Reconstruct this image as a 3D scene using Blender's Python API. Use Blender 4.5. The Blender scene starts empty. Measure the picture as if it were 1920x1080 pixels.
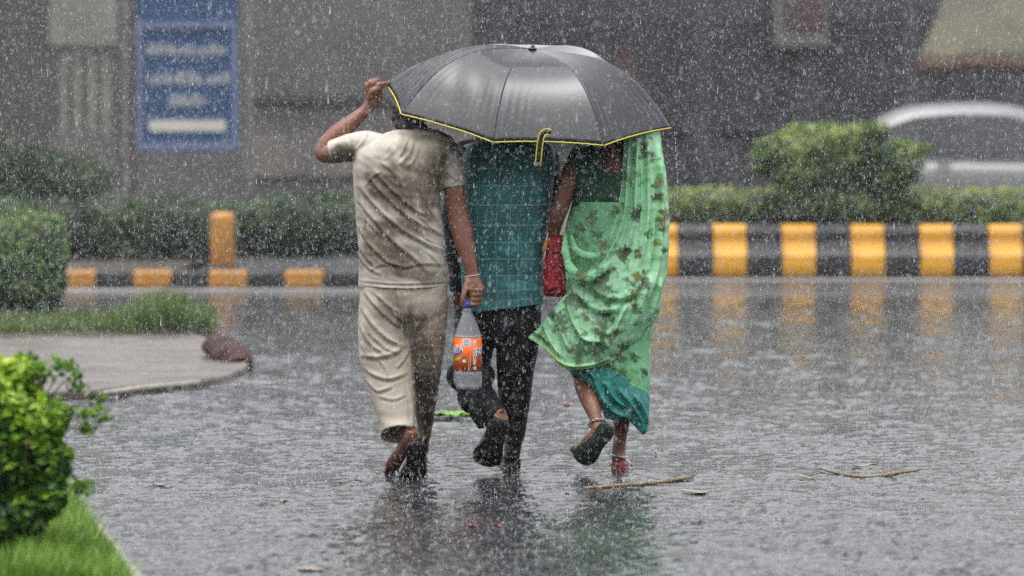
import bpy, bmesh, math, random
import numpy as np
from mathutils import Vector, Matrix

random.seed(7); np.random.seed(7)
scn = bpy.context.scene
COL = scn.collection

# ------------------------------------------------------------------ camera
F = 8340.0; CAM = np.array([0.0, -20.0, 1.75]); TH = math.atan(375.0 / F)
cd = bpy.data.cameras.new('camera'); cam = bpy.data.objects.new('camera', cd); COL.objects.link(cam)
cam.location = CAM; cam.rotation_euler = (math.pi / 2 - TH, 0, 0)
cd.sensor_width = 36; cd.lens = 36 * F / 1920; cd.clip_start = 0.5; cd.clip_end = 3000
cd.dof.use_dof = True; cd.dof.focus_distance = 20.05; cd.dof.aperture_fstop = 2.4
scn.camera = cam
# ------------------------------------------------------------------ sky, sun, exposure
SUN_EL, SUN_AZ = math.radians(80), math.radians(205)
w = bpy.data.worlds.new('World'); scn.world = w; w.use_nodes = True
nt = w.node_tree; nt.nodes.clear()
sky = nt.nodes.new('ShaderNodeTexSky'); sky.sky_type = 'NISHITA'; sky.sun_disc = False
sky.sun_elevation = SUN_EL; sky.sun_rotation = SUN_AZ; sky.dust_density = 4; sky.air_density = 1.0
hs = nt.nodes.new('ShaderNodeHueSaturation'); hs.inputs['Saturation'].default_value = 0.10
bg = nt.nodes.new('ShaderNodeBackground'); bg.inputs['Strength'].default_value = 0.15
wo = nt.nodes.new('ShaderNodeOutputWorld')
nt.links.new(sky.outputs[0], hs.inputs['Color']); nt.links.new(hs.outputs[0], bg.inputs[0]); nt.links.new(bg.outputs[0], wo.inputs[0])
sl = bpy.data.lights.new('sun', 'SUN'); sl.energy = 0.8; sl.angle = math.radians(80); sl.color = (1, .97, .93)
so = bpy.data.objects.new('sun', sl); COL.objects.link(so)
sd = Vector((math.sin(SUN_AZ) * math.cos(SUN_EL), math.cos(SUN_AZ) * math.cos(SUN_EL), math.sin(SUN_EL)))
so.rotation_euler = sd.to_track_quat('Z', 'Y').to_euler(); so.location = (0, -10, 30)
scn.view_settings.view_transform = 'Standard'; scn.view_settings.look = 'None'
scn.view_settings.exposure = 1.12; scn.view_settings.gamma = 1.0; scn.view_settings.use_curve_mapping = False
scn.render.engine = 'CYCLES'
scn.cycles.use_denoising = False
scn.cycles.max_bounces = 6; scn.cycles.diffuse_bounces = 3; scn.cycles.glossy_bounces = 3
scn.cycles.transmission_bounces = 5; scn.cycles.transparent_max_bounces = 8; scn.cycles.volume_bounces = 0
scn.cycles.caustics_reflective = False; scn.cycles.caustics_refractive = False

# ------------------------------------------------------------------ helpers
def W(px, py, Y=0.0):
    """point of the place seen at a spot of the photograph, on the plane Y"""
    xc, yc = (px - 960) / F, (540 - py) / F
    d = np.array([xc, math.cos(TH) + yc * math.sin(TH), -math.sin(TH) + yc * math.cos(TH)])
    return CAM + d * ((Y + 20.0) / d[1])
def S(Y): return F / (20.0 + Y)                       # pixels per metre at Y
def G(px, py):                                        # point on the ground
    xc, yc = (px - 960) / F, (540 - py) / F
    d = np.array([xc, math.cos(TH) + yc * math.sin(TH), -math.sin(TH) + yc * math.cos(TH)])
    return CAM - d * (CAM[2] / d[2])
def proj(V):
    V = np.asarray(V); r = V - CAM
    z = r[:, 1] * math.cos(TH) - r[:, 2] * math.sin(TH)
    u = r[:, 1] * math.sin(TH) + r[:, 2] * math.cos(TH)
    return 960 + F * r[:, 0] / z, 540 - F * u / z
def lin(c):
    if isinstance(c, str):
        c = [int(c[i:i + 2], 16) / 255 for i in (0, 2, 4)]
        c = [x / 12.92 if x < .04045 else ((x + .055) / 1.055) ** 2.4 for x in c]
    return (*c[:3], 1.0)

def new_mat(name):
    m = bpy.data.materials.new(name); m.use_nodes = True
    return m, m.node_tree, m.node_tree.nodes['Principled BSDF']
def N(nt, t, **k):
    n = nt.nodes.new(t)
    for a, b in k.items():
        if a in n.inputs: n.inputs[a].default_value = b
        else: setattr(n, a, b)
    return n
def mat(name, c1, c2=None, scale=8.0, rough=.6, bump=0.0, bscale=None, spec=.5, lo=.35, hi=.65, metal=0.0, detail=4.0, rvar=0.0, stretch=None, coat=0.0, sheen=0.0):
    m, nt, b = new_mat(name)
    c1 = lin(c1); c2 = lin(c2) if c2 is not None else tuple(x * .75 for x in c1[:3]) + (1,)
    tc = N(nt, 'ShaderNodeTexCoord'); mp = N(nt, 'ShaderNodeMapping')
    if stretch: mp.inputs['Scale'].default_value = stretch
    nt.links.new(tc.outputs['Object'], mp.inputs[0])
    n1 = N(nt, 'ShaderNodeTexNoise', Scale=scale, Detail=detail, Roughness=.6)
    nt.links.new(mp.outputs[0], n1.inputs['Vector'])
    r = N(nt, 'ShaderNodeValToRGB'); r.color_ramp.elements[0].position = lo; r.color_ramp.elements[1].position = hi
    r.color_ramp.elements[0].color = c1; r.color_ramp.elements[1].color = c2
    nt.links.new(n1.outputs['Fac'], r.inputs[0]); nt.links.new(r.outputs[0], b.inputs['Base Color'])
    b.inputs['Roughness'].default_value = rough; b.inputs['Specular IOR Level'].default_value = spec
    b.inputs['Metallic'].default_value = metal; b.inputs['Coat Weight'].default_value = coat
    b.inputs['Sheen Weight'].default_value = sheen
    if rvar:
        mr = N(nt, 'ShaderNodeMapRange'); mr.inputs['To Min'].default_value = rough - rvar; mr.inputs['To Max'].default_value = rough + rvar
        nt.links.new(n1.outputs['Fac'], mr.inputs[0]); nt.links.new(mr.outputs[0], b.inputs['Roughness'])
    if bump:
        n2 = N(nt, 'ShaderNodeTexNoise', Scale=bscale or scale * 6, Detail=5.0)
        nt.links.new(mp.outputs[0], n2.inputs['Vector'])
        bp = N(nt, 'ShaderNodeBump', Strength=bump, Distance=.01)
        nt.links.new(n2.outputs['Fac'], bp.inputs['Height']); nt.links.new(bp.outputs[0], b.inputs['Normal'])
    return m
def attr_mat(name, stops, attr='shade', rough=.5, bump=0.0, bscale=120, spec=.5, noise=0.0, transl=0.0):
    """colour from a per-vertex value (a leaf's age, a stain) through a ramp"""
    m, nt, b = new_mat(name)
    a = N(nt, 'ShaderNodeAttribute'); a.attribute_name = attr
    r = N(nt, 'ShaderNodeValToRGB'); e = r.color_ramp.elements
    while len(e) < len(stops): e.new(.5)
    for i, (p, c) in enumerate(stops): e[i].position = p; e[i].color = lin(c)
    src = a.outputs['Fac']
    if noise:
        tc = N(nt, 'ShaderNodeTexCoord'); n1 = N(nt, 'ShaderNodeTexNoise', Scale=14.0, Detail=5.0)
        nt.links.new(tc.outputs['Object'], n1.inputs['Vector'])
        mm = N(nt, 'ShaderNodeMath', operation='MULTIPLY_ADD'); mm.inputs[1].default_value = noise; mm.inputs[2].default_value = -noise / 2
        nt.links.new(n1.outputs['Fac'], mm.inputs[0])
        ad = N(nt, 'ShaderNodeMath', operation='ADD'); nt.links.new(src, ad.inputs[0]); nt.links.new(mm.outputs[0], ad.inputs[1]); src = ad.outputs[0]
    nt.links.new(src, r.inputs[0]); nt.links.new(r.outputs[0], b.inputs['Base Color'])
    b.inputs['Roughness'].default_value = rough; b.inputs['Specular IOR Level'].default_value = spec
    if bump:
        tc = N(nt, 'ShaderNodeTexCoord'); n2 = N(nt, 'ShaderNodeTexNoise', Scale=bscale, Detail=4.0)
        nt.links.new(tc.outputs['Object'], n2.inputs['Vector'])
        bp = N(nt, 'ShaderNodeBump', Strength=bump, Distance=.006)
        nt.links.new(n2.outputs['Fac'], bp.inputs['Height']); nt.links.new(bp.outputs[0], b.inputs['Normal'])
    if transl:
        t = N(nt, 'ShaderNodeBsdfTranslucent'); nt.links.new(r.outputs[0], t.inputs[0])
        mx = N(nt, 'ShaderNodeMixShader'); mx.inputs[0].default_value = transl
        out = nt.nodes['Material Output']
        nt.links.new(b.outputs[0], mx.inputs[1]); nt.links.new(t.outputs[0], mx.inputs[2]); nt.links.new(mx.outputs[0], out.inputs[0])
    return m

def tag(o, label=None, cat=None, group=None, kind=None):
    if label: o['label'] = label
    if cat: o['category'] = cat
    if group: o['group'] = group
    if kind: o['kind'] = kind
    return o
def empty(name, loc=(0, 0, 0), rz=0.0):
    o = bpy.data.objects.new(name, None); COL.objects.link(o); o.location = loc; o.rotation_euler = (0, 0, rz); o.empty_display_size = .1
    return o
def link(name, me, m=None, parent=None, smooth=True):
    o = bpy.data.objects.new(name, me); COL.objects.link(o)
    if m is not None:
        me.materials.clear(); me.materials.append(m)
    if smooth: me.shade_smooth()
    if parent is not None:
        o.parent = parent
        if parent.type == 'EMPTY':
            o.matrix_parent_inverse = Matrix.Translation(parent.location).inverted() if parent.rotation_euler.z == 0 else Matrix.LocRotScale(parent.location, parent.rotation_euler, None).inverted()
    return o
def mesh(V, Fc):
    me = bpy.data.meshes.new('m'); me.from_pydata([tuple(map(float, v)) for v in V], [], [tuple(int(i) for i in f) for f in Fc]); me.update()
    return me
def build(name, parts, m, parent=None, smooth=True):
    V, Fc = merge(parts); return link(name, mesh(V, Fc), m, parent, smooth)
def merge(parts):
    Vs, Fs, o = [], [], 0
    for V, Fc in parts:
        V = np.asarray(V, float); Vs.append(V)
        Fs += [[i + o for i in f] for f in Fc]; o += len(V)
    return np.vstack(Vs), Fs
def box(c, s, rz=0.0, rx=0.0, ry=0.0):
    x, y, z = [k / 2 for k in s]
    V = np.array([[a, b, d] for a in (-x, x) for b in (-y, y) for d in (-z, z)])
    R = np.array(Matrix.Rotation(rz, 3, 'Z') @ Matrix.Rotation(ry, 3, 'Y') @ Matrix.Rotation(rx, 3, 'X'))
    return V @ R.T + np.array(c), [(0, 1, 3, 2), (4, 6, 7, 5), (0, 4, 5, 1), (2, 3, 7, 6), (0, 2, 6, 4), (1, 5, 7, 3)]
def bevel(o, wd=.01, seg=2):
    b = o.modifiers.new('bevel', 'BEVEL'); b.width = wd; b.segments = seg; b.limit_method = 'ANGLE'; return o
def cat_rom(P, n):
    """n samples of a smooth curve through the rows of P"""
    P = np.asarray(P, float); k = len(P)
    if k == 2: return P[0] + (P[1] - P[0]) * np.linspace(0, 1, n)[:, None]
    Q = np.vstack([2 * P[0] - P[1], P, 2 * P[-1] - P[-2]])
    t = np.linspace(0, k - 1, n); i = np.minimum(t.astype(int), k - 2); f = (t - i)[:, None]
    a, b, c, d = Q[i], Q[i + 1], Q[i + 2], Q[i + 3]
    return .5 * (2 * b + (c - a) * f + (2 * a - 5 * b + 4 * c - d) * f ** 2 + (3 * b - a - 3 * c + d) * f ** 3)
def grid_faces(m, n, wrap=True):
    Fc = []
    for i in range(m - 1):
        for j in range(n if wrap else n - 1):
            k = (j + 1) % n
            Fc.append((i * n + j, i * n + k, (i + 1) * n + k, (i + 1) * n + j))
    return Fc
def tube(P, seg=14, sub=5, caps=True):
    """P rows: x y z r [r2]; a tapering round limb, cable or pipe"""
    P = [list(p) + [p[3]] if len(p) == 4 else list(p) for p in P]
    Q = cat_rom(P, (len(P) - 1) * sub + 1) if len(P) > 1 else P
    n = len(Q); V = []
    T = np.gradient(Q[:, :3], axis=0); T /= np.linalg.norm(T, axis=1)[:, None] + 1e-9
    u = np.cross(T[0], [0, 1, .05]); 
    if np.linalg.norm(u) < .1: u = np.cross(T[0], [1, 0, 0])
    for i in range(n):
        u = u - T[i] * np.dot(u, T[i]); u /= np.linalg.norm(u); v = np.cross(T[i], u)
        for j in range(seg):
            a = 2 * math.pi * j / seg
            V.append(Q[i, :3] + u * math.cos(a) * Q[i, 3] + v * math.sin(a) * Q[i, 4])
    Fc = grid_faces(n, seg)
    if caps:
        Fc = Fc + [tuple(range(seg))[::-1], tuple((n - 1) * seg + j for j in range(seg))]
    return np.array(V), Fc
def ptube(P, seg=14, sub=5):
    """the same from rows px py Y r"""
    return tube([[*W(p[0], p[1], p[2]), *p[3:]] for p in P], seg, sub)
def ball(c, r, R=None, seg=20, rings=12):
    V = []
    for i in range(rings + 1):
        a = math.pi * i / rings
        for j in range(seg):
            b = 2 * math.pi * j / seg
            V.append((r[0] * math.sin(a) * math.cos(b), r[1] * math.sin(a) * math.sin(b), r[2] * math.cos(a)))
    V = np.array(V)
    if R is not None: V = V @ np.array(R).T
    V = V + np.array(c)
    bm = bmesh.new(); vs = [bm.verts.new(v) for v in V]
    for f in grid_faces(rings + 1, seg):
        try: bm.faces.new([vs[i] for i in f[::-1]])
        except ValueError: pass
    bmesh.ops.remove_doubles(bm, verts=bm.verts, dist=1e-6)
    bm.verts.index_update()
    out = (np.array([v.co[:] for v in bm.verts]), [tuple(v.index for v in f.verts) for f in bm.faces]); bm.free()
    return out
def ploft(rows, n=56, m=60, p=.9, hollow=0.0, wall=.012, tilt=0.0):
    """rows: py pxL pxR Yc half-depth - a closed, rounded volume; hollow: how far its foot is open from below"""
    Q = cat_rom(rows, m); V = []
    def ring(q, sh=0.0, dz=0.0, k=0.0):
        c = W((q[1] + q[2]) / 2, q[0], q[3]); hw = (q[2] - q[1]) / 2 / S(q[3]) - sh; hd = q[4] - sh
        for j in range(n):
            a = 2 * math.pi * j / n; ca, sa = math.cos(a), math.sin(a)
            V.append((c[0] + hw * abs(ca) ** p * (1 if ca > 0 else -1), c[1] + hd * abs(sa) ** p * (1 if sa > 0 else -1), c[2] + dz - tilt * k * hd * sa + tilt * k * hw * .25 * ca))
    for i, q in enumerate(Q): ring(q, k=max(0, (i / (m - 1) - .7) / .3) ** 1.5)
    k = m
    if hollow:
        ring(Q[-1], wall, .002, 1.0); k += 1
        for h in (.25, .5, .75, 1.0): 
            j = max(0, int(m - 1 - h * m * hollow)); ring(Q[j], wall, 0, max(0, (j / (m - 1) - .7) / .3) ** 1.5); k += 1
    Fc = grid_faces(k, n) + [tuple(range(n))[::-1], tuple((k - 1) * n + j for j in range(n))]
    return np.array(V), Fc
def remesh(parts, voxel=.006, smooth=4):
    V, Fc = merge(parts); me = mesh(V, Fc)
    bm = bmesh.new(); bm.from_mesh(me); bmesh.ops.recalc_face_normals(bm, faces=bm.faces); bm.to_mesh(me); bm.free()
    o = bpy.data.objects.new('tmp', me); COL.objects.link(o)
    r = o.modifiers.new('r', 'REMESH'); r.mode = 'VOXEL'; r.voxel_size = voxel
    if smooth:
        s = o.modifiers.new('s', 'SMOOTH'); s.factor = .5; s.iterations = smooth
    dg = bpy.context.evaluated_depsgraph_get()
    out = bpy.data.meshes.new_from_object(o.evaluated_get(dg))
    bpy.data.objects.remove(o); bpy.data.meshes.remove(me)
    return out
def get_v(me):
    a = np.empty(len(me.vertices) * 3); me.vertices.foreach_get('co', a); return a.reshape(-1, 3)
def get_n(me):
    a = np.empty(len(me.vertices) * 3); me.vertex_normals.foreach_get('vector', a); return a.reshape(-1, 3)
def set_v(me, V): me.vertices.foreach_set('co', np.asarray(V, float).ravel()); me.update()
def set_attr(me, name, vals):
    a = me.attributes.new(name, 'FLOAT', 'POINT'); a.data.foreach_set('value', np.asarray(vals, np.float32))
def set_col(me, cols):
    a = me.attributes.new('print', 'FLOAT_COLOR', 'POINT')
    a.data.foreach_set('color', np.hstack([cols, np.ones((len(cols), 1))]).astype(np.float32).ravel())
def wob(V, freq, seed, n=9):
    """smooth pseudo-noise, about -1..1"""
    rg = np.random.RandomState(seed); s = 0
    for _ in range(n):
        d = rg.normal(size=3); d *= freq * rg.uniform(.5, 1.6) / np.linalg.norm(d)
        s = s + np.sin(V @ d + rg.uniform(0, 6.3))
    return s / math.sqrt(n) * .8
def fold_field(x, y, folds):
    """relief of cloth folds: each fold = (points, width, height)"""
    D = np.zeros(len(x))
    for pts, wd, amp in folds:
        P = cat_rom(np.array(pts, float), max(6, 5 * len(pts))); best = np.full(len(x), 1e9); sb = np.zeros(len(x))
        sel = (x > P[:, 0].min() - 4 * wd) & (x < P[:, 0].max() + 4 * wd) & (y > P[:, 1].min() - 4 * wd) & (y < P[:, 1].max() + 4 * wd)
        xs, ys = x[sel], y[sel]; b = np.full(len(xs), 1e9); s = np.zeros(len(xs))
        for i in range(len(P) - 1):
            d = P[i + 1] - P[i]; L2 = d @ d + 1e-9
            t = np.clip(((xs - P[i, 0]) * d[0] + (ys - P[i, 1]) * d[1]) / L2, 0, 1)
            ex, ey = xs - P[i, 0] - t * d[0], ys - P[i, 1] - t * d[1]
            e = np.hypot(ex, ey) * np.where(d[0] * ey - d[1] * ex > 0, 1, -1)
            k = np.abs(e) < np.abs(b); b = np.where(k, e, b); s = np.where(k, (i + t) / (len(P) - 1), s)
        taper = np.clip(np.minimum(s, 1 - s) * 5, 0, 1) ** .7
        D[sel] += amp * taper * (np.exp(-(b / wd) ** 2) - .6 * np.exp(-((b - 1.7 * wd) / (.8 * wd)) ** 2))
    return D
def fold_mesh(me, folds, back=True, wamp=0.0, wfreq=60, seed=1):
    V = get_v(me); Nn = get_n(me); x, y = proj(V)
    D = fold_field(x, y, folds) * np.clip(-Nn[:, 1] * 1.6 + .15, 0, 1)
    if wamp: D = D + wamp * wob(V, wfreq, seed)
    set_v(me, V + Nn * D[:, None])
    return proj(V)
def blobs(x, y, L, V=None, seed=3, rag=.35):
    """stains: L rows px py rx ry strength, with ragged outlines"""
    s = np.zeros(len(x)); nz = wob(V, 70, seed) if V is not None else 0
    for cx, cy, rx, ry, k in L:
        d = np.hypot((x - cx) / rx, (y - cy) / ry) + rag * nz
        s = np.maximum(s, k * np.clip(1.6 - d * 1.2, 0, 1))
    return s
def leaves(name, blob, n, size, m, parent, seed=1, shell=.6, up=.25, kind='stuff', flat=1.0, top_light_tint=.35, boxy=0.0):
    """a crown: leaf-sized folded faces through the volume of uneven lobes"""
    rg = np.random.RandomState(seed); vol = np.array([b[1][0] * b[1][1] * b[1][2] for b in blob]) ** (2 / 3); vol /= vol.sum()
    idx = rg.choice(len(blob), n, p=vol)
    d = rg.normal(size=(n, 3)); d /= np.linalg.norm(d, axis=1)[:, None]
    c = np.array([b[0] for b in blob])[idx]; r = np.array([b[1] for b in blob])[idx]
    rad = shell + (1 - shell) * rg.rand(n) ** .6
    rad *= 1 + .12 * wob(d * 2.0, 3, seed + 5)
    dd = d / (np.abs(d).max(1)[:, None] ** boxy)
    P = c + dd * r * rad[:, None]
    P = P[P[:, 2] > .005]; k = len(P); d = d[:k] if k < n else d
    nrm = d[:k] + rg.normal(size=(k, 3)) * .7 + np.array([0, 0, up]); nrm /= np.linalg.norm(nrm, axis=1)[:, None]
    t = np.cross(nrm, rg.normal(size=(k, 3))); t /= np.linalg.norm(t, axis=1)[:, None] + 1e-9
    b = np.cross(nrm, t); s = size * rg.uniform(.6, 1.4, k)[:, None]
    V = np.stack([P - t * s * .5, P + b * s * .28 * flat + nrm * s * .10, P + t * s * .55 - nrm * s * .05, P - b * s * .28 * flat + nrm * s * .10], 1).reshape(-1, 3)
    fi = np.arange(k)[:, None] * 4
    Fc = np.vstack([fi + [0, 1, 2], fi + [0, 2, 3]])
    me = bpy.data.meshes.new('m'); me.from_pydata(V.tolist(), [], Fc.tolist()); me.update()
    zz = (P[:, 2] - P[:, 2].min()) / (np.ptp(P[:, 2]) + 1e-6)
    sh = np.clip(rg.normal(.42, .2, k) + top_light_tint * (zz - .5) + .17 * wob(P, 9, seed + 2), 0, 1)  # top leaves paler: younger growth, with top light painted into the colour
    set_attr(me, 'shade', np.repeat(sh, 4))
    o = link(name, me, m, parent, False)
    if kind: o['kind'] = kind
    return o
def lumpy(blob, voxel, seed, amp, k=1.0):
    me = remesh([ball(b[0], [q * k for q in b[1]]) for b in blob], voxel, 2)
    V = get_v(me); set_v(me, V + get_n(me) * (amp * wob(V, 12, seed))[:, None]); return me

# ------------------------------------------------------------------ ground and road
m, nt_, b_ = new_mat('wet_asphalt')
tc = N(nt_, 'ShaderNodeTexCoord')
n1 = N(nt_, 'ShaderNodeTexNoise', Scale=1.1, Detail=6.0); n2 = N(nt_, 'ShaderNodeTexNoise', Scale=130.0, Detail=3.0)
for q in (n1, n2): nt_.links.new(tc.outputs['Object'], q.inputs['Vector'])
rp = N(nt_, 'ShaderNodeValToRGB'); rp.color_ramp.elements[0].color = (.030, .030, .033, 1); rp.color_ramp.elements[1].color = (.085, .083, .086, 1)
rp.color_ramp.elements[0].position = .3; rp.color_ramp.elements[1].position = .7
mx = N(nt_, 'ShaderNodeMath', operation='MULTIPLY_ADD'); mx.inputs[1].default_value = .5
ad = N(nt_, 'ShaderNodeMath', operation='MULTIPLY'); ad.inputs[1].default_value = .5
nt_.links.new(n2.outputs['Fac'], ad.inputs[0]); nt_.links.new(n1.outputs['Fac'], mx.inputs[0]); nt_.links.new(ad.outputs[0], mx.inputs[2])
nt_.links.new(mx.outputs[0], rp.inputs[0]); nt_.links.new(rp.outputs[0], b_.inputs['Base Color'])
b_.inputs['IOR'].default_value = 1.33; b_.inputs['Roughness'].default_value = .16
# rain-beaten water film: small waves plus ring ripples where drops strike
w1 = N(nt_, 'ShaderNodeTexNoise', Scale=13.0, Detail=3.0, Roughness=.6); w2 = N(nt_, 'ShaderNodeTexNoise', Scale=4.0, Detail=2.0)
vo = N(nt_, 'ShaderNodeTexVoronoi', Scale=6.0); vo.inputs['Randomness'].default_value = 1.0
for q in (w1, w2, vo): nt_.links.new(tc.outputs['Object'], q.inputs['Vector'])
sn = N(nt_, 'ShaderNodeMath', operation='SINE'); sm = N(nt_, 'ShaderNodeMath', operation='MULTIPLY'); sm.inputs[1].default_value = 34.0
nt_.links.new(vo.outputs['Distance'], sm.inputs[0]); nt_.links.new(sm.outputs[0], sn.inputs[0])
fo = N(nt_, 'ShaderNodeMapRange'); fo.inputs['From Max'].default_value = .55; fo.inputs['To Min'].default_value = 1; fo.inputs['To Max'].default_value = 0
nt_.links.new(vo.outputs['Distance'], fo.inputs[0])
rg_ = N(nt_, 'ShaderNodeMath', operation='MULTIPLY'); nt_.links.new(sn.outputs[0], rg_.inputs[0]); nt_.links.new(fo.outputs[0], rg_.inputs[1])
h1 = N(nt_, 'ShaderNodeMath', operation='MULTIPLY_ADD'); h1.inputs[1].default_value = .16; nt_.links.new(rg_.outputs[0], h1.inputs[0]); nt_.links.new(w1.outputs['Fac'], h1.inputs[2])
h2 = N(nt_, 'ShaderNodeMath', operation='MULTIPLY_ADD'); h2.inputs[1].default_value = 1.2; nt_.links.new(w2.outputs['Fac'], h2.inputs[0]); nt_.links.new(h1.outputs[0], h2.inputs[2])
bp = N(nt_, 'ShaderNodeBump', Strength=1.0, Distance=.05); nt_.links.new(h2.outputs[0], bp.inputs['Height']); nt_.links.new(bp.outputs[0], b_.inputs['Normal'])
ROAD = m

GROUND = mat('bare_earth', (.10, .085, .07), (.07, .062, .052), scale=2, rough=.7)
tag(build('ground', [([(-900, -200, 0), (900, -200, 0), (900, 1800, 0), (-900, 1800, 0)], [(0, 1, 2, 3)])], GROUND), kind='structure')
tag(build('road', [([(-60, -60, .004), (60, -60, .004), (60, 26, .004), (-60, 26, .004)], [(0, 1, 2, 3)])], ROAD), kind='structure')
GUTTER = mat('wet_gutter_concrete', (.26, .25, .24), (.20, .19, .185), scale=3, rough=.25, bump=.3, bscale=40)
PAINT_LINE = mat('worn_road_paint', (.42, .41, .37), (.16, .155, .15), scale=9, rough=.3, bump=.2)
gL = G(300, 541)[1]; gR = G(1500, 522)[1]
tag(build('gutter_left', [box((-5.6, gL - .38, .008), (10.0, .6, .008))], GUTTER), kind='structure')
tag(build('gutter_right', [box((7.2, gR - .38, .008), (14.0, .6, .008))], GUTTER), kind='structure')

# ------------------------------------------------------------------ verges and kerbs
YELLOW = mat('yellow_kerb_paint', (.62, .30, .02), (.17, .10, .035), lo=.5, hi=.78, detail=9, scale=6, rough=.35, bump=.2)
BLACK = mat('black_kerb_paint', (.014, .014, .018), (.036, .034, .036), detail=8, scale=7, rough=.35, bump=.2)
CONC = mat('kerb_concrete', (.16, .155, .15), (.11, .105, .10), scale=6, rough=.5)
EARTH = mat('median_soil', (.07, .055, .04), (.05, .04, .03), scale=4, rough=.6, bump=.4)
tag(build('verge_left', [box((-14, gL + 5.15, .075), (22, 9.6, .12))], EARTH), kind='structure')
tag(build('median_bed', [box((9.5, gR + 1.72, .20), (18, 2.8, .39))], EARTH), kind='structure')
# stepped kerb of the median, one painted stone after another
kr = empty('median_kerb', (5, gR, 0)); tag(kr, kind='structure')
sR = F / (20 + gR); pitch = 129.5 / sR / 2
prof = [(0, 0), (-.035, .03), (-.05, .10), (-.045, .20), (-.02, .245), (.03, .275), (.05, .33), (.045, .42), (.065, .465), (.11, .485), (.32, .485), (.32, 0)]
prof = [(a, z + .006) for a, z in prof]
x0 = (1272 - 960) / sR
def kerb_stone(L):
    V = [(x, a, z) for x in (-L / 2, L / 2) for a, z in prof]; k = len(prof)
    Fc = [(i, (i + 1) % k, k + (i + 1) % k, k + i) for i in range(k)] + [tuple(range(k))[::-1], tuple(range(k, 2 * k))]
    return mesh(V, Fc)
me_y = kerb_stone(pitch - .014); me_k = kerb_stone(pitch - .014)
for i in range(-2, 26):
    y = (i % 2 == 0)
    o = link('kerb_stone', me_y if y else me_k, YELLOW if y else BLACK, None, False)
    o.location = (x0 + i * pitch - pitch * .5, gR + random.uniform(-.006, .006), random.uniform(-.004, .002)); o.rotation_euler.z = random.uniform(-.008, .008)
    o.parent = kr; o.matrix_parent_inverse = Matrix.Translation(kr.location).inverted()
YELLOW_F = mat('faded_orange_kerb_paint', (.44, .20, .03), (.13, .08, .04), lo=.45, hi=.75, detail=9, scale=6, rough=.4)
kl = empty('verge_kerb', (-5, gL, 0)); tag(kl, kind='structure')
sLp = F / (20 + gL)
me_y2 = mesh(*box((0, .09, .075), (75 / sLp - .008, .18, .15))); me_k2 = mesh(*box((0, .09, .073), (67.5 / sLp - .008, .18, .146)))
for i in range(-6, 6):
    for y in (True, False):
        px = 142 + 142.5 * i + (0 if y else 71.25)
        if px > 800: continue
        o = link('kerb_stone', me_y2 if y else me_k2, YELLOW_F if y else BLACK, None, False)
        bevel(o, .025, 2)
        o.location = ((px - 960) / sLp, gL + random.uniform(-.008, .008), .006); o.parent = kl; o.matrix_parent_inverse = Matrix.Translation(kl.location).inverted()

# ------------------------------------------------------------------ far buildings
WALL_L = mat('grey_brown_plaster', (.125, .118, .112), (.070, .067, .066), scale=.9, rough=.75, lo=.3, hi=.7, detail=8)
WALL_D = mat('dark_stone_cladding', (.050, .050, .057), (.028, .029, .034), scale=1.1, rough=.7, detail=8)
PALE = mat('pale_limewash', (.21, .21, .185), (.14, .14, .125), scale=1.5, rough=.7, detail=7)
DARK = mat('dark_recess', (.03, .03, .032), (.04, .04, .04), scale=2, rough=.6)
GLASS = mat('dark_window_glass', (.03, .033, .038), (.05, .052, .058), scale=1, rough=.12)
def WX(px, d): return (px - 960) * d / F
def WZ(py, d): return 1.75 - (py - 165) * d / F
# building on the left: plaster wall with a string course and a recess behind the pale screen
dB = 62.0; YB = dB - 20
bl = empty('plaster_building', (WX(430, dB), YB + 2, 0)); tag(bl, 'grey brown plaster building with a dark groove, behind the blue sign', 'building')
xa, xb = WX(-260, dB), WX(882, dB)
build('wall', [box(((xa + xb) / 2, YB + 2, 2.8), (xb - xa, 4, 5.6))], WALL_L, bl, False)
build('string_course', [box(((WX(470, dB) + xb) / 2, YB - .04, WZ(192, dB) + .04), (xb - WX(470, dB), .07, .10))], DARK, bl, False)
build('plinth', [box(((WX(455, dB) + xb) / 2, YB - .045, WZ(290, dB)), (xb - WX(455, dB), .08, (285 - 205) * dB / F))], mat('buff_plaster', (.15, .138, .125), (.09, .085, .08), scale=1.2, rough=.75, detail=8), bl, False)
build('recess', [box((WX(30, dB), YB - .02, WZ(130, dB)), (WX(250, dB) - WX(-190, dB), .03, 4.2))], mat('dull_brown_plaster', (.075, .068, .062), (.055, .05, .047), scale=.6, rough=.75, detail=8), bl, False)
build('parapet', [box(((xa + xb) / 2, YB + 1.9, 5.7), (xb - xa + .3, 4.3, .22))], CONC, bl, False)
for px in (-120, 330, 560, 760):
    o = build('window', [box((WX(px, dB), YB - .03, 4.4), (1.1, .05, 1.1))], GLASS, bl, False)
    build('window_sill', [box((WX(px, dB), YB - .09, 3.82), (1.25, .16, .06))], CONC, o, False)
# pale screen of posts under a slab
dP = 58.0; YP = dP - 20
sc_ = empty('post_screen', (WX(160, dP), YP, 0)); tag(sc_, 'pale limewashed screen of four posts under a deep slab, left of the blue sign', 'screen')
build('slab', [box((WX(158, dP), YP, WZ(20, dP)), (124 * dP / F, .3, 130 * dP / F))], PALE, sc_, False)
for px in (121, 147, 174, 201):
    build('post', [box((WX(px, dP), YP, WZ(166, dP)), (15 * dP / F, .12, 172 * dP / F))], PALE, sc_, False)
build('base', [box((WX(158, dP), YP, WZ(252, dP) / 2), (126 * dP / F, .34, WZ(252, dP)))], mat('grey_base', (.12, .115, .105), (.09, .086, .08), scale=2, rough=.7), sc_, False)
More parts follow.
